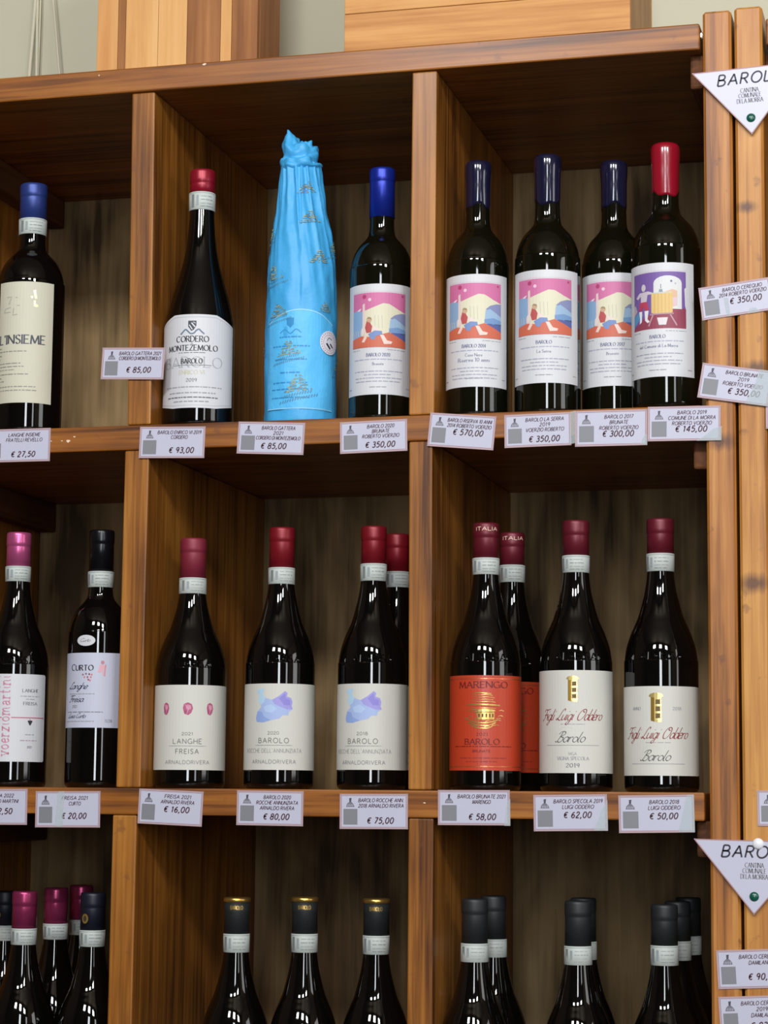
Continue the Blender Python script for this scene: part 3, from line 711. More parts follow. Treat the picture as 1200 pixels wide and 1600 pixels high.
    for k in range(26): a = k * 6.2832 / 26; P.stroke([(cu + .0115 * math.cos(a), cz + .0115 * math.sin(a)), (cu + .0131 * math.cos(a), cz + .0131 * math.sin(a))], .001, (176, 120, 132), 2)
    P.stroke([(cu + .0095 * math.cos(a * .2618), cz + .0095 * math.sin(a * .2618)) for a in range(25)], .0006, (190, 150, 160), 2)
    P.stroke([(cu - .005, cz - .001), (cu + .001, cz - .0075)], .0024, (30, 28, 34), 2); P.stroke([(cu + .001, cz - .001), (cu + .0055, cz - .0055)], .002, (30, 28, 34), 2)
    P.stroke(crom([(cu - .004, cz + .002), (cu - .001, cz + .006), (cu + .004, cz + .004)]), .0009, (60, 56, 64), 2)
    P.build('round_seal', w, lambda u, v, o: ((.0452 + o) * math.sin(u / R0), -(.0452 + o) * math.cos(u / R0), v))
wrapped()

def picture_boy(P, c, v0, W, Hh):
    q = lambda *pts: [(c + (a - .5) * W, v0 + b * Hh) for a, b in pts]
    P.rect(c - W / 2, v0, c + W / 2, v0 + Hh, (208, 92, 150), 1)
    P.poly(q((0, .33), (.1, .31), (.2, .34), (.27, .31), (.27, .80), (0, .84)), (120, 164, 208), 2)
    P.poly(q((.26, .33), (.42, .27), (.58, .20), (.68, .21), (.84, .30), (1, .36), (1, .86), (.2, .84), (.22, .6)), (226, 222, 186), 3)
    P.poly(q((.22, .21), (.26, .19), (.28, .8), (.22, .8)), (232, 206, 196), 4)
    P.poly(q((.70, .48), (.78, .41), (.90, .37), (1, .365), (1, .60), (.9, .56)), (118, 128, 176), 4)
    P.poly(q((.70, .50), (.78, .47), (1, .60), (1, .76), (.68, .73)), (142, 180, 214), 5)
    P.poly(q((.68, .66), (.84, .63), (1, .67), (1, .76), (.68, .73)), (96, 142, 196), 6)
    P.poly(q((.68, .74), (1, .73), (1, .88), (.70, .80)), (58, 76, 150), 6)
    P.poly(q((0, .84), (.2, .79), (.4, .82), (.68, .73), (1, .88), (1, 1), (0, 1)), (206, 82, 48), 7)
    for i in range(5): P.stroke(q((.02 + i * .055, .68), (.03 + i * .055, .80)), .0009, (196, 196, 190), 5)
    for a in (.44, .5, .56): P.stroke(q((a, .42), (a + .01, .66)), .0006, (190, 190, 168), 5)
    P.disc(*q((.25, .07))[0], .0026, (168, 32, 84), 3); P.disc(*q((.35, .13))[0], .0020, (244, 196, 214), 3); P.disc(*q((.93, .05))[0], .0014, (168, 32, 84), 3)
    P.poly(q((.10, .32), (.15, .29), (.2, .28), (.16, .33)), (236, 226, 236), 3)
    P.poly(q((.30, .52), (.36, .55), (.40, .62), (.38, .73), (.30, .74), (.27, .64)), (178, 50, 50), 9)
    P.disc(*q((.345, .50))[0], .0032, (200, 160, 120), 9); P.poly(q((.30, .48), (.33, .445), (.38, .46), (.39, .50), (.34, .48)), (150, 120, 76), 10)
    P.poly(q((.40, .60), (.5, .66), (.52, .72), (.42, .70)), (238, 214, 208), 8)
    P.poly(q((.33, .76), (.45, .70), (.56, .71), (.57, .77), (.46, .80), (.44, .87), (.38, .86)), (94, 128, 190), 10)
    P.poly(q((.27, .78), (.31, .82), (.26, .91), (.21, .90)), (244, 206, 190), 10)
    P.poly(q((.53, .78), (.59, .78), (.65, .88), (.74, .90), (.72, .94), (.60, .95)), (246, 214, 200), 10)
    P.poly(q((.2, .66), (.27, .60), (.29, .66), (.24, .78), (.2, .78)), (236, 214, 206), 8)

def picture_barrel(P, c, v0, W, Hh):
    q = lambda *pts: [(c + (a - .5) * W, v0 + b * Hh) for a, b in pts]
    P.rect(c - W / 2, v0, c + W / 2, v0 + Hh, (98, 62, 148), 1)
    P.poly(q((0, .96), (.1, .90), (.3, .78), (.75, .60), (1, .66), (1, 1), (0, 1)), (132, 28, 54), 2)
    P.poly(q((0, .56), (.05, .54), (.10, .66), (0, .74)), (176, 160, 170), 3)
    P.poly(q((0, .74), (.18, .66), (.24, .74), (.02, .92), (0, .92)), (56, 132, 186), 3)
    arch = [(.44, .66), (.44, .2)] + [(.68 + .24 * math.cos(R_(t)), .2 - .13 * math.sin(R_(t))) for t in range(180, -1, -20)] + [(.92, .66)]
    P.poly(q(*arch), (222, 224, 222), 3)
    P.poly(q((.97, .3), (1, .27), (1, .66), (.98, .6)), (222, 224, 222), 3)
    P.poly(q((.62, .36), (.76, .31), (.84, .34), (.84, .6), (.76, .62), (.74, .4)), (226, 178, 140), 4)
    P.poly(q((.76, .46), (.84, .45), (.84, .6), (.77, .61)), (222, 190, 196), 5)
    P.stroke(q((.565, .22), (.565, .30)), .0008, (96, 110, 120), 5); P.poly(q((.54, .31), (.59, .31), (.60, .36), (.53, .36)), (120, 140, 150), 5)
    P.disc(*q((.74, .17))[0], .0013, (96, 104, 130), 5); P.disc(*q((.81, .21))[0], .0010, (170, 174, 190), 5)
    P.poly(q((.40, .37), (.76, .37), (.76, .72), (.68, .75), (.48, .75), (.40, .72)), (226, 184, 96), 6)
    for a in (.46, .52, .58, .64, .70): P.stroke(q((a, .39), (a, .73)), .0006, (204, 160, 76), 7)
    P.stroke(q((.41, .375), (.75, .37)), .0012, (196, 206, 190), 7)
    P.stroke(q((.38, .75), (.78, .74)), .0016, (176, 120, 140), 7); P.stroke(q((.43, .76), (.35, .95)), .0016, (186, 134, 150), 7); P.stroke(q((.72, .76), (.83, .95)), .0016, (186, 134, 150), 7)
    P.poly(q((.50, .81), (.68, .81), (.65, .94), (.53, .94)), (226, 218, 222), 7)
    P.disc(*q((.25, .26))[0], .0030, (206, 196, 200), 6, .0042)
    P.poly(q((.07, .42), (.16, .34), (.34, .33), (.42, .36), (.40, .39), (.33, .39), (.31, .52), (.19, .52), (.19, .40), (.12, .45)), (204, 192, 204), 5)
    P.poly(q((.17, .51), (.32, .51), (.36, .66), (.27, .66), (.25, .60), (.21, .66), (.14, .65)), (176, 30, 62), 6)
    P.poly(q((.15, .67), (.22, .67), (.21, .86), (.16, .89), (.17, .8)), (238, 234, 236), 6)
    P.poly(q((.27, .67), (.35, .67), (.33, .82), (.37, .87), (.33, .89), (.28, .84)), (238, 234, 236), 6)

def voerzio(label, x, y, R, H, face, zc, lt, lb, al, ar, cap, kind, lines, pic=picture_boy, glass=None, lead=.5, year=''):
    b, rf = bottle(label, x, y, .43, R, H, face, 'bordeaux', cap, zc, None, kind, glass or M_GLASS_G)
    u0, u1 = deg(R, al), deg(R, ar); c = (u0 + u1) / 2; Wd = u1 - u0; top = lt
    L = label_patch(b, [(u0, lb), (u1, lb), (u1, lt), (u0, lt)], R, M_PAPER_W)
    P = Print(); P.soft = 0.22; pw = Wd * .74
    P.stroke([(c - pw / 2 - .0012, .0092), (c + pw / 2 + .0012, .0092)], .0005, (214, 190, 200), 1)
    pic(P, c, .0105, pw, .0655)
    put_print(P, 'picture', L, R, lt)
    P = Print(); ic = (96, 100, 132)
    P.fine(c - pw / 2, c - pw / 2 + .012, .0790, .0007, LGREY); P.fine(c + pw / 2 - .024, c + pw / 2, .0790, .0007, LGREY)
    P.text('BAROLO' + (' ' + year if year else ''), c, .0870, .0038, ic, fit=.028 if year else .018, style='serif')
    P.fine(c - pw * .45, c + pw * .45, .0905, .0011, (160, 164, 182))
    v = .0975
    for s, h, f in lines: P.text(s, c, v, h, ic, fit=f, style='roman'); v += .0062
    v = max(v, .1035) + .001
    for k, wv in enumerate((.44, .24, .42, .41)): P.fine(c - pw * wv, c + pw * wv, v + k * .0040, .0011, (156, 158, 172))
    P.fine(c - .010, c + .010, .1235, .0010, LGREY); P.fine(u0 + .004, u0 + .010, .1245, .0010, LGREY); P.fine(u1 - .010, u1 - .004, .1235, .0010, LGREY)
    put_print(P, 'lettering', L, R, lt)
voerzio('green-black bottle with cobalt blue capsule and pink-sky picture label, right of the blue wrapped bottle', -.0785, .055, .0381, .3104, 14.9, .2499, .1618, .0294, -76, 66, M_CAPCOBALT, 'foil', [('Brunate', .0032, .013)], year='2020')
voerzio('navy waxed bottle with pink-sky picture label reading Riserva 10 anni, leftmost in its compartment', .0392, .055, .0373, .3122, 12.4, .2547, .1675, .0342, -78, 64, M_WAXNAVY, 'wax', [('Case Nere', .0034, .020), ('Riserva 10 anni', .0042, .038)], year='2014')
voerzio('navy waxed bottle with pink-sky picture label, second from the left of the four together', .1228, .055, .0385, .3145, 10.6, .2551, .1682, .0353, -76, 63, M_WAXNAVY, 'wax', [('La Serra', .0034, .016)])
voerzio('navy waxed bottle with pink-sky picture label, partly hidden by the red waxed bottle', .1940, .103, .0385, .3160, 8.8, .2587, .1720, .0378, -74, 67, M_WAXNAVY, 'wax', [('Brunate', .0032, .014)], year='2017')
voerzio('bottle with bright red waxed top and purple picture label of a barrel', .2632, .045, .0400, .3159, 7.5, .2538, .1664, .0351, -80, 50, M_WAXRED, 'wax', [('del Comune di La Morra', .0036, .046)], pic=picture_barrel)

# --- row 2 (middle) ------------------------------------------------
def martini():
    R, H, lt, lb = .0409, .3101, .1350, .0302
    b, rf = bottle('bottle with pink capsule and white label with upright pink lettering voerziomartini', -.5364, .055, 0, R, H, 24.1, 'albeisa', M_CAPPINK, .2660, .2495, emboss=True)
    u0, u1 = deg(R, -75), deg(R, 62)
    L = label_patch(b, rounded(u0, u1, lb, lt, .003), R, M_PAPER_W)
    P = Print(); pk = (196, 128, 150)
    P.text('voerziom@rtini', -.0055, .0975, .0155, pk, fit=.095, style='roman', align='l', rot=-math.pi / 2, wd=.0017)
    P.stroke([(u0 + .001, .0522), (-.0145, .0522)], .0011, (190, 84, 116)); P.stroke([(-.0032, .0522), (u1 - .002, .0522)], .0011, (190, 84, 116))
    P.text('LANGHE', .020, .0215, .0036, GREY, fit=.021, style='serif'); P.fine(.007, .033, .0265, .0009, LGREY); P.fine(.014, .026, .030, .0008, LGREY)
    P.text('FREISA', .020, .0370, .0036, GREY, fit=.018, style='serif')
    for a, v in ((-2, 56.6), (0, 56.4), (2, 56.6), (-1, 58.4), (1, 58.4), (0, 60.2)): P.disc(.020 + a * mm, v * mm, .0012, DK)
    P.stroke([(.020, .0555), (.0195, .0535)], .0006, DK)
    P.fine(.014, .026, .0725, .0010, LGREY); P.fine(.008, .030, .0795, .0012, (176, 150, 160)); P.text('2021', .020, .0885, .0024, GREY, wd=.0004)
    P.poly([(-.021, .026), (-.018, .0255), (-.018, .0275), (-.021, .0285)], DK)
    put_print(P, 'lettering', L, R, lt)
martini()

def curto():
    R, H, lt, lb = .0378, .3108, .1598, .0708
    b, rf = bottle('slim dark bottle with glossy black capsule, oval sticker and bluish label reading CURTO', -.4275, .055, 0, R, H, 22, 'bordeaux', M_CAPBLACK, .2578, .2407, band_side=-.003)
    u0, u1 = deg(R, -82), deg(R, 70)
    L = label_patch(b, [(u0, lb), (u1, lb), (u1, lt), (u0, lt)], R, M_PAPER_B)
    P = Print(); pk = (214, 128, 140); x = lambda a, v: (a * mm, v * mm)
    P.disc(*x(4.5, 11.5), .0022, (196, 130, 140)); P.poly([x(1, 15), x(4, 14), x(8, 15.5), x(9, 18), x(6, 18), x(6, 27), x(4.5, 27), x(4, 21), x(1.5, 24), x(-1, 23)], (224, 170, 178)); P.stroke([x(8, 14), x(7, 28)], .0012, pk)
    for a, v in ((-19, 26), (-15, 25), (-11, 25.5), (-8, 26), (-17, 29), (-13, 29), (-9, 29), (-12, 32), (-10, 33)): P.poly([x(a - 1.4, v), x(a, v - 1.3), x(a + 1.3, v), x(a, v + 1.6)], random.choice([(150, 90, 110), (206, 120, 130), (110, 70, 90)]), 2)
    put_print(P, 'emblem', L, R, lt)
    P = Print(); P.text('CURTO', -.0215, .0210, .0072, (44, 42, 50), fit=.030, style='serif', caps=.86)
    P.text('Langhe', -.0250, .0430, .0078, NAVY, fit=.027, style='script', wd=.0011); P.fine(-.040, -.004, .0490, .0009, LGREY)
    P.text('Freisa', -.0270, .0585, .0078, NAVY, fit=.021, style='script', wd=.0011); P.text('2021', -.0300, .0655, .0030, GREY, wd=.0004)
    P.fine(-.044, .006, .0705, .0008, GREY); P.text('Luisa Curto', -.0270, .0775, .0055, NAVY, fit=.027, style='script', wd=.0008)
    P.fine(-.046, -.004, .0815, .0009, LGREY); P.text('13,5%', .013, .0825, .0032, GREY, wd=.0004, fit=.009)
    put_print(P, 'lettering', L, R, lt)
    cu, cz = -.0165, .1745
    stk = label_patch(b, [(cu + .0118 * math.cos(a * .2618), cz + .0066 * math.sin(a * .2618)) for a in range(24)], R, M_PAPER_W, 'oval_sticker', .0005)
    P = Print(); P.text('Curto', cu, .0016, .0042, GREY, style='script', fit=.013, wd=.0006)
    P.build('sticker_print', stk, lambda u, v, o: ((R + .0006 + o) * math.sin(u / R), -(R + .0006 + o) * math.cos(u / R), cz - v))
curto()

def rivera(label, x, y, R, H, face, zc, zb, lt, lb, al, ar, cap, kind, cu, year, group=None):
    b, rf = bottle(label, x, y, 0, R, H, face, 'albeisa', cap, zc, zb, emboss=True, band_side=.002, group=group)
    u0, u1 = deg(R, al), deg(R, ar)
    L = label_patch(b, rounded(u0, u1, lb, lt, .0012), R, M_PAPER)
    P = Print(); x_ = lambda a, v: (cu + a * mm, v * mm)
    if kind == 'petals':
        for a, s in ((-27.5, .8), (0, 1.15), (27, .85)):
            col = [(176, 84, 118), (196, 112, 142), (160, 66, 104)]
            P.poly([x_(a + s * p, 28 + q) for p, q in ((-5, -1), (-4, -5.5), (0, -7.5), (4, -5.5), (5.4, -.5), (3.5, 5), (.5, 7.5), (-3.5, 6))], col[0], 1)
            P.poly([x_(a + s * p, 28 + q) for p, q in ((-1, -5), (3, -4), (3.6, 0), (0, 2), (-2, -1))], (206, 138, 162), 2)
            P.poly([x_(a + s * p, 28 + q) for p, q in ((-4, 1), (-1, 3), (1, 6), (-3, 5))], col[2], 2)
            P.stroke([x_(a - s * 3, 23), x_(a + s * 1, 28), x_(a - s * 1, 34)], .0005, (222, 170, 190), 3)
        put_print(P, 'petal_drawing', L, R, lt)
    else:
        base = [(-22, 38), (-20, 32), (-15, 27), (-19.5, 20), (-18, 13), (-21.5, 9), (-18.5, 6.5), (-12, 5.2), (-11.8, 9), (-14, 11), (-10, 16.5), (-2, 19), (6, 14.5), (13, 8.5), (16, 11), (15, 15), (20, 16.5), (22, 21), (21, 26), (22.5, 29.5), (18, 32.5), (17, 37), (11, 36.5), (7, 40.5), (-3, 42.5), (-12, 45), (-21, 44.5), (-22.5, 41)]
        P.poly([x_(a, v) for a, v in base], (164, 182, 222), 1)
        P.poly([x_(a, v) for a, v in ((-19.5, 20), (-18, 13), (-21.5, 9), (-18.5, 6.5), (-12, 5.2), (-11.8, 9), (-14, 11), (-10, 16.5), (-12, 22), (-16, 25))], (176, 206, 226), 2)
        P.poly([x_(a, v) for a, v in ((-2, 19), (6, 14.5), (13, 8.5), (16, 11), (15, 15), (20, 16.5), (22, 21), (21, 26), (22.5, 29.5), (16, 30), (8, 27), (1, 24))], (158, 152, 214), 2)
        P.poly([x_(a, v) for a, v in ((6, 17), (13, 11), (14, 17), (19, 19), (19, 25), (12, 25))], (140, 132, 206), 3)
        P.poly([x_(a, v) for a, v in ((-22, 38), (-20, 32), (-14, 33), (-12, 38), (-3, 42.5), (-12, 45), (-21, 44.5), (-22.5, 41))], (140, 164, 214), 2)
        P.poly([x_(a, v) for a, v in ((-12, 27), (-3, 24), (4, 29), (-2, 34), (-10, 33))], (176, 196, 230), 3)
        put_print(P, 'watercolour_drawing', L, R, lt)
    P = Print(); k = (118, 116, 112)
    P.text(year, cu, .0590, .0034, k, fit=.013, wd=.0005)
    P.text('LANGHE' if kind == 'petals' else 'BAROLO', cu, .0688, .0056, k, fit=.034 if kind == 'petals' else .036, wd=.0008, gap=.35)
    P.stroke([x_(-23, 71.5), x_(23, 71.5)], .0004, LGREY); P.fine(cu - .020, cu + .020, .0715, .0007, LGREY)
    if kind == 'petals': P.text('FREISA', cu, .0805, .0054, k, fit=.027, wd=.0008, gap=.35)
    else: P.text("ROCCHE DELL'ANNUNZIATA", cu - .0015, .0800, .0046, (150, 150, 148), fit=.072, wd=.0006, gap=.3)
    P.text('ARNALDORIVERA', cu, .0925, .0042, (142, 142, 140), fit=.054, wd=.0007, gap=.3)
    put_print(P, 'lettering', L, R, lt)
rivera('bottle with dusty red capsule and pale label with three pink petals, against the left divider', -.3097, .056, .0423, .2982, 19.7, .2481, .2313, .1209, .0215, -86, 84, M_CAPROSE, 'petals', -.003, '2021')
rivera('crimson-capped bottle with violet-blue watercolour label dated 2020, middle of its compartment', -.1979, .055, .0411, .3088, 17.4, .2585, .2410, .1220, .0221, -86, 86, M_CAPRED2, 'map', -.007, '2020')
rivera('crimson-capped bottle with violet-blue watercolour label dated 2018, in front beside the divider', -.0848, .055, .0407, .3078, 15, .2611, .2430, .1215, .0228, -86, 86, M_CAPRED2, 'map', -.0115, '2018')
rivera('crimson-capped bottle standing half hidden behind the 2018 watercolour bottle', -.0785, .1415, .0400, .3086, 14.4, .2604, .2434, .1229, .0240, -86, 86, M_CAPRED2, 'map', -.0115, '2018')

def marengo(label, x, y, R, H, face, zc, zb, lt, lb):
    b, rf = bottle(label, x, y, 0, R, H, face, 'albeisa', M_CAPWINE, zc, zb, emboss=True, cap_text='ITALIA')
    u0, u1 = deg(R, -80), deg(R, 80); c = -.0030
    L = label_patch(b, [(u0, lb), (u1, lb), (u1, lt), (u0, lt)], R, M_PAPER_O)
    dk = (104, 18, 20); hgt = lt - lb
    P = Print()
    for v in (.0038, hgt - .0045):
        P.stroke([(u0 + .001, v), (u1 - .001, v)], .0009, (222, 132, 82, 'foil')); put_print(P, 'gold_border_line', L, R, lt); P = Print()
    # gold line drawing of a winery with hills
    x = lambda a, v: (c + a * mm, v * mm)
    rnd = random.Random(3)
    for v, e, wd in ((20, 9, .9), (22, 12, .6), (24.5, 13, .5), (27, 11, .5), (29.5, 15, .7), (33, 18, 1.5), (36.5, 15, .6), (39, 15, 1.4)):
        P.stroke(crom([x(-e + rnd.uniform(-2, 2), v + rnd.uniform(-.8, .8)), x(-e / 3, v + rnd.uniform(-.6, .6)), x(e / 3, v + rnd.uniform(-.6, .6)), x(e + rnd.uniform(-2, 2), v + 1)]), wd * mm, GOLD)
    P.poly([x(-8, 41), x(13, 40.5), x(13, 50), x(-6, 50)], GOLD, 1); P.poly([x(-10, 41), x(2, 37.5), x(15, 40.5)], PGOLD, 1)
    for a in (-5, -1, 3, 7, 10.5): P.rect(c + a * mm, .0435, c + (a + 1.6) * mm, .0475, dk, 3)
    P.stroke([x(-8, 42), x(13, 41.6)], .0006, dk, 3); P.stroke([x(-16, 34.8), x(14, 34.6)], .0006, (168, 70, 30), 3)
    for i in range(26):
        a = rnd.uniform(-23, 22); v = rnd.uniform(43, 60) - abs(a) * .22
        P.stroke(crom([x(a - 3, v + .6), x(a, v - .4), x(a + 3, v + rnd.uniform(-.6, .8))]), .0006, GOLD if i % 3 else PGOLD)
    for v in (53, 56, 59): P.stroke(crom([x(-20 + (v - 53), v - 3), x(-8, v), x(6, v + .6), x(18 - (v - 53), v - 3)]), .0012, GOLD)
    put_print(P, 'winery_drawing', L, R, lt)
    P = Print(); P.text('MARENGO', c, .0142, .0070, dk, fit=.058, style='serif'); P.text('2021', c - .001, .0682, .0030, dk, fit=.013, style='serif')
    P.text('BAROLO', c - .001, .0782, .0062, dk, fit=.040, style='serif'); P.fine(c - .036, c + .036, .0805, .0009, dk)
    P.text('BRUNATE', c - .0015, .0870, .0026, dk, fit=.020, wd=.0005); P.fine(c - .028, c + .028, .0935, .0011, (150, 40, 30)); P.fine(c - .020, c + .018, .0975, .0011, (150, 40, 30))
    put_print(P, 'lettering', L, R, lt)
marengo('wine-red capped bottle with orange label reading MARENGO, in front', .0502, .055, .0413, .3086, 12.2, .2654, .2483, .1303, .0228)
marengo('second orange-labelled bottle standing behind the front MARENGO bottle', .0610, .1555, .0405, .3089, 11.5, .2673, .2488, .1283, .0220)

def oddero(label, x, R, H, face, zc, zb, lt, lb, kind):
    b, rf = bottle(label, x, .055, 0, R, H, face, 'albeisa', M_CAPWINE, zc, zb, emboss=True, band_side=-.003)
    u0, u1 = deg(R, -86), deg(R, 80); s = 1.0 if kind == 'tall' else 1.12
    c = -.004
    L = label_patch(b, rounded(u0, u1, lb, lt, .0012), R, M_PAPER)
    P = Print(); t0 = .006 if kind == 'tall' else .007; cx = c if kind == 'tall' else -.006
    x_ = lambda a, v: (cx + a * mm * s, t0 + v * mm * s)
    P.poly([x_(-7.4, 3.6), x_(-5.5, 1.4), x_(-2, .3), x_(2, .3), x_(5.5, 1.4), x_(7.4, 3.6), x_(5.2, 5), x_(-5.2, 5)], PGOLD, 1)
    P.poly([x_(-5.2, 5), x_(-1.6, 5), x_(-1.6, 29), x_(-5.2, 28)], (176, 140, 60, 'foil'), 1)
    P.poly([x_(-1.6, 5), x_(5.2, 5), x_(5.2, 29.5), x_(-1.6, 29)], PGOLD, 1)
    for v in (7, 14, 21): P.poly([x_(-.4, v), x_(4.2, v - .4), x_(4.2, v + 4.6), x_(-.4, v + 4.6)], (104, 80, 40), 2)
    for v in (12.6, 19.6, 26.6): P.stroke([x_(-1.6, v), x_(5.6, v)], .0009, (236, 214, 150, 'foil'), 3)
    put_print(P, 'tower_emblem', L, R, lt)
    P = Print(); rd = (138, 44, 48); y0 = .0560 if kind == 'tall' else .0580
    P.text('Figli Luigi Oddero', c, y0, .0125, rd, fit=.074, style='script', wd=.0012); P.fine(c - .014, c + .014, y0 + .0045, .0006, LGREY)
    P.stroke(crom([(c - .022, y0 + .022), (c - .012, y0 + .008), (c + .004, y0 + .012), (c - .004, y0 + .026)]), .0005, (204, 202, 194), 1)
    P.text('Barolo', c - .001, y0 + .0245, .0115, (70, 70, 74), fit=.033, style='script', wd=.0011)
    P.stroke([(c - .033, y0 + .0280), (c + .031, y0 + .0280)], .0006, LGREY)
    if kind == 'tall':
        P.text('MGA', c, .0950, .0032, LGREY, fit=.009, wd=.0004); P.text('VIGNA SPECOLA', c, .1005, .0036, LGREY, fit=.036, style='serif'); P.text('2019', c, .1085, .0042, GREY, fit=.015, style='serif')
    else:
        P.text('ANNO', cx - .0235, .0265, .0034, LGREY, fit=.011, style='serif'); P.text('2018', cx + .0235, .0265, .0034, LGREY, fit=.010, style='serif')
    put_print(P, 'lettering', L, R, lt)
oddero('bottle with taller cream label, small gold tower and red script, dated 2019', .1558, .0416, .3092, 9.9, .2664, .2488, .1355, .0205, 'tall')
oddero('bottle with lower-set cream label, larger gold tower and red script, nearest the right post', .2531, .0419, .3091, 7.7, .2668, .2486, .1172, .0182, 'low')

# --- row 3 (bottom, only necks in view) ------------------------------
ZR = -0.43
def plainb(label, x, y, H, cap, capl=.046, bandl=.017, R=.0405, kind='foil', shape='albeisa', group=None, emblem=False):
    face = math.degrees(math.atan2(.5958 - x, 2.4787 + y))
    b, rf = bottle(label, x, y, ZR, R, H, face, shape, cap, H - capl, H - capl - bandl, kind, group=group, emboss=True)
    lt, lb = .125, .022
    label_patch(b, rounded(deg(R, -75), deg(R, 75), lb, lt, .0015), R, M_PAPER)
    if emblem:
        P = Print(); r = .0156
        P.disc(-.0095, .030, .0042, GOLD, 2, .0058); P.disc(-.0095, .030, .0022, (60, 50, 30), 3, .0034)
        P.build('gold_emblem', b, lambda u, v, o: ((r + .0005 + o) * math.sin(u / r), -(r + .0005 + o) * math.cos(u / r), H - v))
    return b
plainb('magenta-capped bottle in front at the far left of the bottom row', -.515, .055, .306, M_CAPMAG)
plainb('magenta-capped bottle in second place of the queue at bottom left', -.521, .165, .306, M_CAPMAG)
plainb('magenta-capped bottle rearmost of the queue at bottom left', -.527, .262, .306, M_CAPMAG)
plainb('black-capped bottle with gold emblem on its capsule, bottom left beside the divider', -.427, .055, .306, M_CAPNIGHT, emblem=True)
plainb('black-capped bottle cut by the left edge of the photo, bottom row', -.628, .25, .297, M_CAPNIGHT, emblem=True)
plainb('bottle with charcoal capsule and gold rim, leftmost of three in the bottom middle compartment', -.2465, .055, .304, M_CAPMATT, capl=.044, bandl=.019, kind='gold')
plainb('bottle with charcoal capsule and gold rim, middle of three in the bottom middle compartment', -.1635, .055, .306, M_CAPMATT, capl=.044, bandl=.019, kind='gold')
plainb('bottle with charcoal capsule and gold rim, rightmost of three, beside the divider', -.0775, .055, .306, M_CAPMATT, capl=.044, bandl=.019, kind='gold')
plainb('matt black capped bottle in front at the left of the bottom right compartment', .0385, .055, .308, M_CAPMATT, capl=.052, bandl=.0185)
plainb('matt black capped bottle behind the front left one, bottom right compartment', .0420, .142, .308, M_CAPMATT, capl=.052, bandl=.0185)
plainb('matt black capped bottle in front at the centre of the bottom right compartment', .1575, .055, .308, M_CAPMATT, capl=.052, bandl=.0185)
plainb('matt black capped bottle almost hidden behind the central front one, bottom right compartment', .1480, .145, .3075, M_CAPMATT, capl=.052, bandl=.0185)
plainb('matt black capped bottle in front nearest the right post, bottom row', .2548, .055, .306, M_CAPMATT, capl=.047, bandl=.0195)
plainb('matt black capped bottle second in the queue by the right post, bottom row', .2585, .142, .306, M_CAPMATT, capl=.047, bandl=.0195)
plainb('matt black capped bottle rearmost in the queue by the right post, bottom row', .2600, .228, .307, M_CAPMATT, capl=.047, bandl=.0195)

# ------------------------------------------------------------------ price tags
M_CODE = plain('grey_print_patch', (124, 126, 130), 0.5)
def price_tag(label, x, z, wd, ht, ang, lines, price, pv=.77, y=-.0006, px=.60, size=1.0):
    o = thing('price_tag', (x, y, z), label, 'price tag', 'price tags with handwritten-style lettering')
    o.rotation_euler = (0, -R_(ang), 0)
    W, H = wd * mm, ht * mm
    vs, fs = [], []
    th = .0006
    for yy in (-th, 0):
        for u, v in ((-W / 2, -H / 2), (W / 2, -H / 2), (W / 2, H / 2), (-W / 2, H / 2)): vs.append((u, yy, v))
    fs = [(0, 1, 2, 3), (7, 6, 5, 4), (0, 4, 5, 1), (1, 5, 6, 2), (2, 6, 7, 3), (3, 7, 4, 0)]
    card = mesh_obj('card', vs, fs, M_CARD, o)
    ma = lambda u, v, l: (u - W / 2, -th - l, H / 2 - v)
    P = Print(); e = .0007
    for (a, b_, c, d) in ((e, e, W - e, e), (W - e, e, W - e, H - e), (W - e, H - e, e, H - e), (e, H - e, e, e)): P.stroke([(a, b_), (c, d)], .0014, (178, 150, 152), 1)
    e = .0020
    for (a, b_, c, d) in ((e, e, W - e, e), (W - e, e, W - e, H - e), (W - e, H - e, e, H - e), (e, H - e, e, e)): P.stroke([(a, b_), (c, d)], .0005, (150, 84, 88), 2)
    P.build('border_line', card, ma, .00005)
    # hill-and-tower emblem
    P = Print(); cx, cy = W * .155, H * .26; k = (112, 112, 124); s = H / .039
    P.poly([(cx - .0048 * s, cy + .0045 * s), (cx - .0038 * s, cy + .001 * s), (cx - .0012 * s, cy - .0012 * s), (cx + .0015 * s, cy - .0010 * s), (cx + .0040 * s, cy + .0015 * s), (cx + .0050 * s, cy + .0045 * s)], k, 1, 0)
    P.poly([(cx - .001 * s, cy - .001 * s), (cx - .0012 * s, cy - .0052 * s), (cx + .0016 * s, cy - .0056 * s), (cx + .0010 * s, cy - .001 * s)], (70, 70, 80), 2, 0)
    for q in (-.0028, -.001, .0008, .0026): P.stroke([(cx + q * s, cy + .0038 * s), (cx + (q + .0006) * s, cy + .0014 * s)], .0005, (196, 196, 206), 3)
    P.build('emblem', card, ma, .00005)
    P = Print(); P.rect(W * .055, H * .43, W * .262, H * .88, (128, 130, 134), 1)
    P.build('grey_patch', card, ma, .00005, mats=[M_CODE])
    P = Print(); c = (98, 78, 92); n = len(lines)
    for i, s in enumerate(lines):
        v = H * (.235 + i * .155) if n > 1 else H * .24
        h = .0040 * size; f = min(len(s) * h * .73, W * .66)
        P.text(s, min(W * .61, W * .97 - f / 2), v, h, c, wd=.0008, fit=f, style='marker', gap=.24)
    P.build('heading', card, ma, .00005)
    P = Print(); h = .0064
    P.text(price, W * px, H * pv + h / 2, h, (66, 22, 38), wd=.00125, fit=len(price) * h * .68, style='marker', gap=.26)
    P.build('price_figures', card, ma, .00005)
    return o
M_TAPE = plain('clear_tape', (216, 228, 228), 0.12, coat=0.6)
M_TAPE.node_tree.nodes['Principled BSDF'].inputs['Alpha'].default_value = 0.28
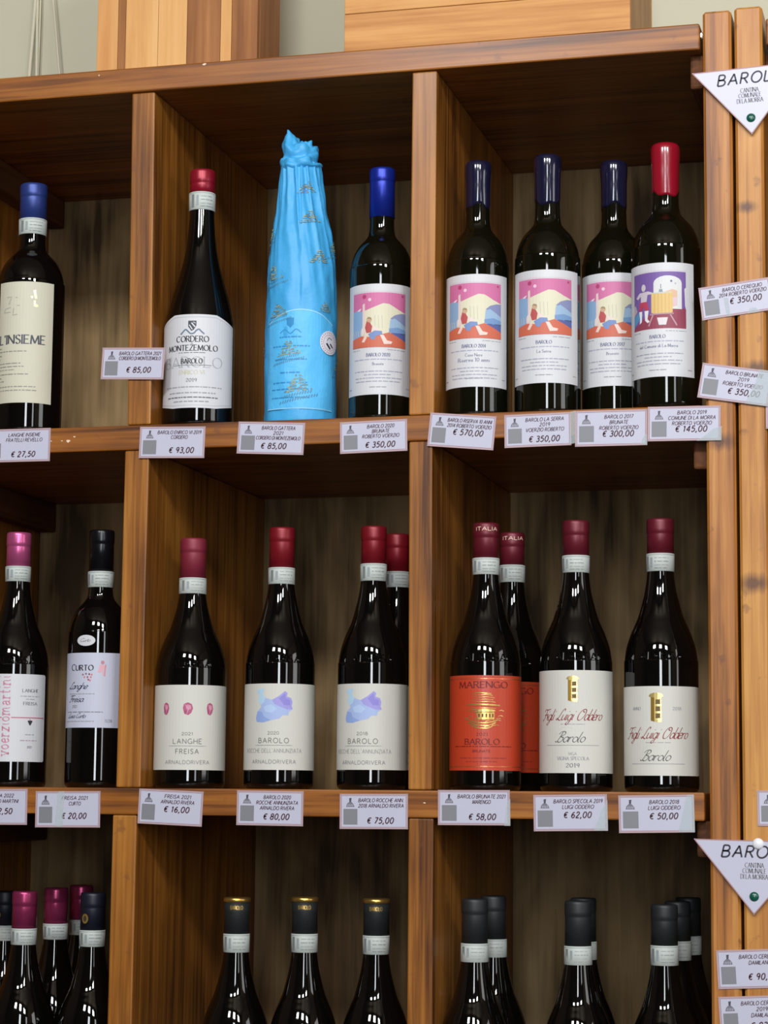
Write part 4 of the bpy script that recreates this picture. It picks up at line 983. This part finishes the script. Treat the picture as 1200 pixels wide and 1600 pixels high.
def tape(o, outline):
    """a strip of shiny clear tape holding the card; outline in mm from the card centre, z up"""
    n = len(outline); vs = [(a * mm, yy, c * mm) for yy in (-.00125, -.00105) for a, c in outline]
    mesh_obj('clear_tape', vs, [tuple(range(n)), tuple(range(2 * n - 1, n - 1, -1))] + [(i, i + n, (i + 1) % n + n, (i + 1) % n) for i in range(n)], M_TAPE, o)
VO = 'ROBERTO VOERZIO'
E_ = '\u20ac '
price_tag('price tag reading 27,50 below the tall-labelled bottle, cut by the left edge', -.5181, .4101, 87, 40.4, -.3, ['LANGHE INSIEME', 'FRATELLI REVELLO'], E_ + '27,50')
price_tag('price tag reading 85,00 stuck on the upright divider beside the red-capped bottle', -.3710, .5048, 79.8, 38.6, -2.4, ['BAROLO GATTERA 2021', 'CORDERO DI MONTEZEMOLO'], E_ + '85,00', .70)
price_tag('price tag reading 93,00 below the red-capped bottle', -.3190, .4075, 82.3, 37.7, -1.6, ['BAROLO ENRICO VI 2019', 'CORDERO'], E_ + '93,00', .75, px=.65)
price_tag('price tag reading 85,00 below the blue wrapped bottle', -.1961, .4085, 82, 38, -3.0, ['BAROLO GATTERA', '2021', 'CORDERO DI MONTEZEMOLO'], E_ + '85,00', .74, px=.55)
price_tag('price tag reading 350,00 below the cobalt-capped bottle', -.0714, .4065, 80.6, 37.2, 1.0, ['BAROLO 2020', 'BRUNATE', VO], E_ + '350,00', .76)
price_tag('tilted price tag reading 570,00 on the divider end', .0333, .4091, 78, 39.1, -5.5, ['BAROLO RISERVA 10 ANNI', '2014 ' + VO], E_ + '570,00', .53)
t_ = price_tag('price tag reading 350,00 on the shelf edge, right of the tag reading 570,00', .1218, .4076, 76.9, 38, .8, ['BAROLO LA SERRA', '2019', 'VOERZIO ROBERTO'], E_ + '350,00', .77)
tape(t_, [(37, -18), (43, -17), (44, 20), (38, 19)])
t_ = price_tag('price tag reading 300,00 on the shelf edge', .2059, .4072, 81.8, 40.9, -.4, ['BAROLO 2017', 'BRUNATE', VO], E_ + '300,00', .66)
tape(t_, [(33, -20), (41, -20), (41, -8), (37, -10)])
t_ = price_tag('price tag reading 145,00 on the shelf edge, reaching over the post', .2882, .4095, 81.5, 39.1, -.8, ['BAROLO 2019', 'COMUNE DI LA MORRA', VO], E_ + '145,00', .66, y=-.0013)
tape(t_, [(14, -20), (42, -20), (42, -4), (33, -6), (26, -12)])
t_ = price_tag('price tag reading 350,00 tilted upward across the two posts', .3470, .5490, 79.5, 37.5, 6.4, ['BAROLO CEREQUIO', '2014 ' + VO], E_ + '350,00', .55, px=.64)
tape(t_, [(-12, -18), (-8, -19), (-8, 3), (-13, 3)])
tape(t_, [(11, -19), (25, -19), (21, -13), (14, -13)])
t_ = price_tag('price tag reading 350,00 tilted downward across the two posts', .3455, .4514, 78.8, 39.7, -9.5, ['BAROLO BRUNATE', '2019', VO], E_ + '350,00', .70, px=.64, y=-.0026)
tape(t_, [(14, -20), (39, -20), (39, 20), (24, 20), (22, 4)])
price_tag('price tag of which only its left border shows, right edge beside the posts', .4165, .4195, 75.6, 38, 0, ['BAROLO'], E_ + '350,00', y=-.0006)
price_tag('price tag ending in 50 below the pink-capped bottle, cut by the left edge', -.5338, -.0235, 85.9, 42.2, .5, ['FREISA 2022', 'VOERZIO MARTINI'], E_ + '12,50', .62)
t_ = price_tag('price tag reading 20,00 below the slim black-capped bottle', -.4394, -.0255, 81.6, 42.2, .5, ['FREISA 2021', 'CURTO'], E_ + '20,00', .68)
tape(t_, [(-16, -20), (-6, -20), (-4, 21), (-12, 21)])
price_tag('price tag reading 16,00 below the three-petal bottle', -.3114, -.0222, 79.2, 40.3, -2.2, ['FREISA 2021', 'ARNALDO RIVERA'], E_ + '16,00', .55)
price_tag('price tag reading 80,00 below the watercolour bottle in the middle of its compartment', -.1903, -.0218, 80.1, 39.7, -.4, ['BAROLO 2020', 'ROCCHE ANNUNZIATA', 'ARNALDO RIVERA'], E_ + '80,00', .74)
price_tag('price tag reading 75,00 below the 2018 watercolour bottle', -.0669, -.0242, 80, 39.6, .4, ['BAROLO ROCCHE ANN.', '2018 ARNALDO RIVERA'], E_ + '75,00', .76)
t_ = price_tag('price tag reading 58,00 below the orange-labelled bottle', .0492, -.0188, 82.4, 39.1, .3, ['BAROLO BRUNATE 2021', 'MARENGO'], E_ + '58,00', .76, px=.62)
tape(t_, [(35, -20), (42, -20), (42, 10), (38, 6)])
t_ = price_tag('price tag reading 62,00 below the bottle dated 2019', .1587, -.0234, 82.6, 40.1, 1.1, ['BAROLO SPECOLA 2019', 'LUIGI ODDERO'], E_ + '62,00', .56)
tape(t_, [(26, -20), (42, -20), (42, 14), (36, 4)])
t_ = price_tag('price tag reading 50,00 below the low-set cream label', .2543, -.0236, 83.1, 41.1, 1.2, ['BAROLO 2018', 'LUIGI ODDERO'], E_ + '50,00', .56)
tape(t_, [(24, -20), (42, -20), (42, 20), (34, 20)])
price_tag('price tag showing only emblem and grey patch, above the lower triangle sign', .4022, -.0161, 76, 38.4, .4, ['BAROLO'], E_ + '45,00')
price_tag('price tag reading 90 on the right posts, below the lower triangle sign', .3572, -.1880, 76.1, 41.3, 3.0, ['BAROLO CEREQUIO', 'DAMILANO'], E_ + '90,00', .70, px=.64)
price_tag('lowest price tag on the right posts, reading 93', .3590, -.2370, 75.8, 41.1, 3.6, ['BAROLO CEREQUIO', '2019', 'DAMILANO'], E_ + '93,00', .76, px=.64)

# ------------------------------------------------------------------ triangular signs
M_PIN = plain('green_pin', (14, 84, 66), 0.3, coat=0.4); M_PINW = plain('white_pin', (232, 232, 236), 0.35)
def dome(name, parent, cx, cz, r, mat, y):
    vs, fs, n = [], [], 18
    for j in range(5):
        a = R_(90 * j / 4 * .98)
        for i in range(n): vs.append((cx + r * math.cos(a) * math.cos(6.2832 * i / n), y - r * .5 * math.sin(a), cz + r * math.cos(a) * math.sin(6.2832 * i / n)))
    for j in range(4):
        for i in range(n): fs.append((j * n + i, j * n + (i + 1) % n, (j + 1) * n + (i + 1) % n, (j + 1) * n + i))
    fs.append(tuple(range(4 * n, 5 * n)))
    return mesh_obj(name, vs, fs, mat, parent, smooth=True)
def triangle(label, x, z, ang, Wt, Ht, white_pin):
    o = thing('triangle_sign', (x, -.0045, z), label, 'sign', 'downward-pointing triangular signs'); o.rotation_euler = (0, -R_(ang), 0)
    y0, y1 = -.0015, 0.0
    t = [(-Wt / 2, 0), (Wt / 2, 0), (0, -Ht)]
    vs = [(a, y0, c) for a, c in t] + [(a, y1, c) for a, c in t]
    card = mesh_obj('card', vs, [(0, 2, 1), (3, 4, 5), (0, 1, 4, 3), (1, 2, 5, 4), (2, 0, 3, 5)], M_CARD, o)
    ma = lambda u, v, l: (u, y0 - l, -v)
    P = Print(); k = .93
    i_ = [(-Wt / 2 * k, .0020), (Wt / 2 * k, .0020), (0, Ht * .955)]
    P.stroke([(-Wt / 2 + .0015, .0006), (Wt / 2 - .0015, .0006)], .0012, (170, 130, 132), 1)
    P.stroke([(-Wt / 2 + .001, .0008), (0, Ht - .001)], .0012, (170, 130, 132), 1); P.stroke([(Wt / 2 - .001, .0008), (0, Ht - .001)], .0012, (170, 130, 132), 1)
    P.build('border_line', card, ma)
    P = Print(); P.text('BAROLO', .0030, .0185, .0125, (36, 32, 42), wd=.0019, fit=.074, style='marker', gap=.28)
    P.build('heading', card, ma)
    P = Print()
    for s, v, f in (('CANTINA', .0290, .020), ('COMUNALE', .0350, .025), ('DI LA MORRA', .0412, .029)): P.text(s, 0, v, .0048, (126, 124, 130), fit=f, style='serif')
    P.build('lettering', card, ma)
    dome('green_pin', o, 0, -Ht * .755, .0052, M_PIN, y0)
    if white_pin: dome('white_pin', o, .004, -.0035, .0062, M_PINW, y0)
triangle('triangular sign reading BAROLO at the top of the right posts', .3644, .8144, 2.4, .127, .0785, False)
triangle('triangular sign reading BAROLO with a white pin, lower on the right posts', .3613, -.0510, -1.0, .131, .0795, True)
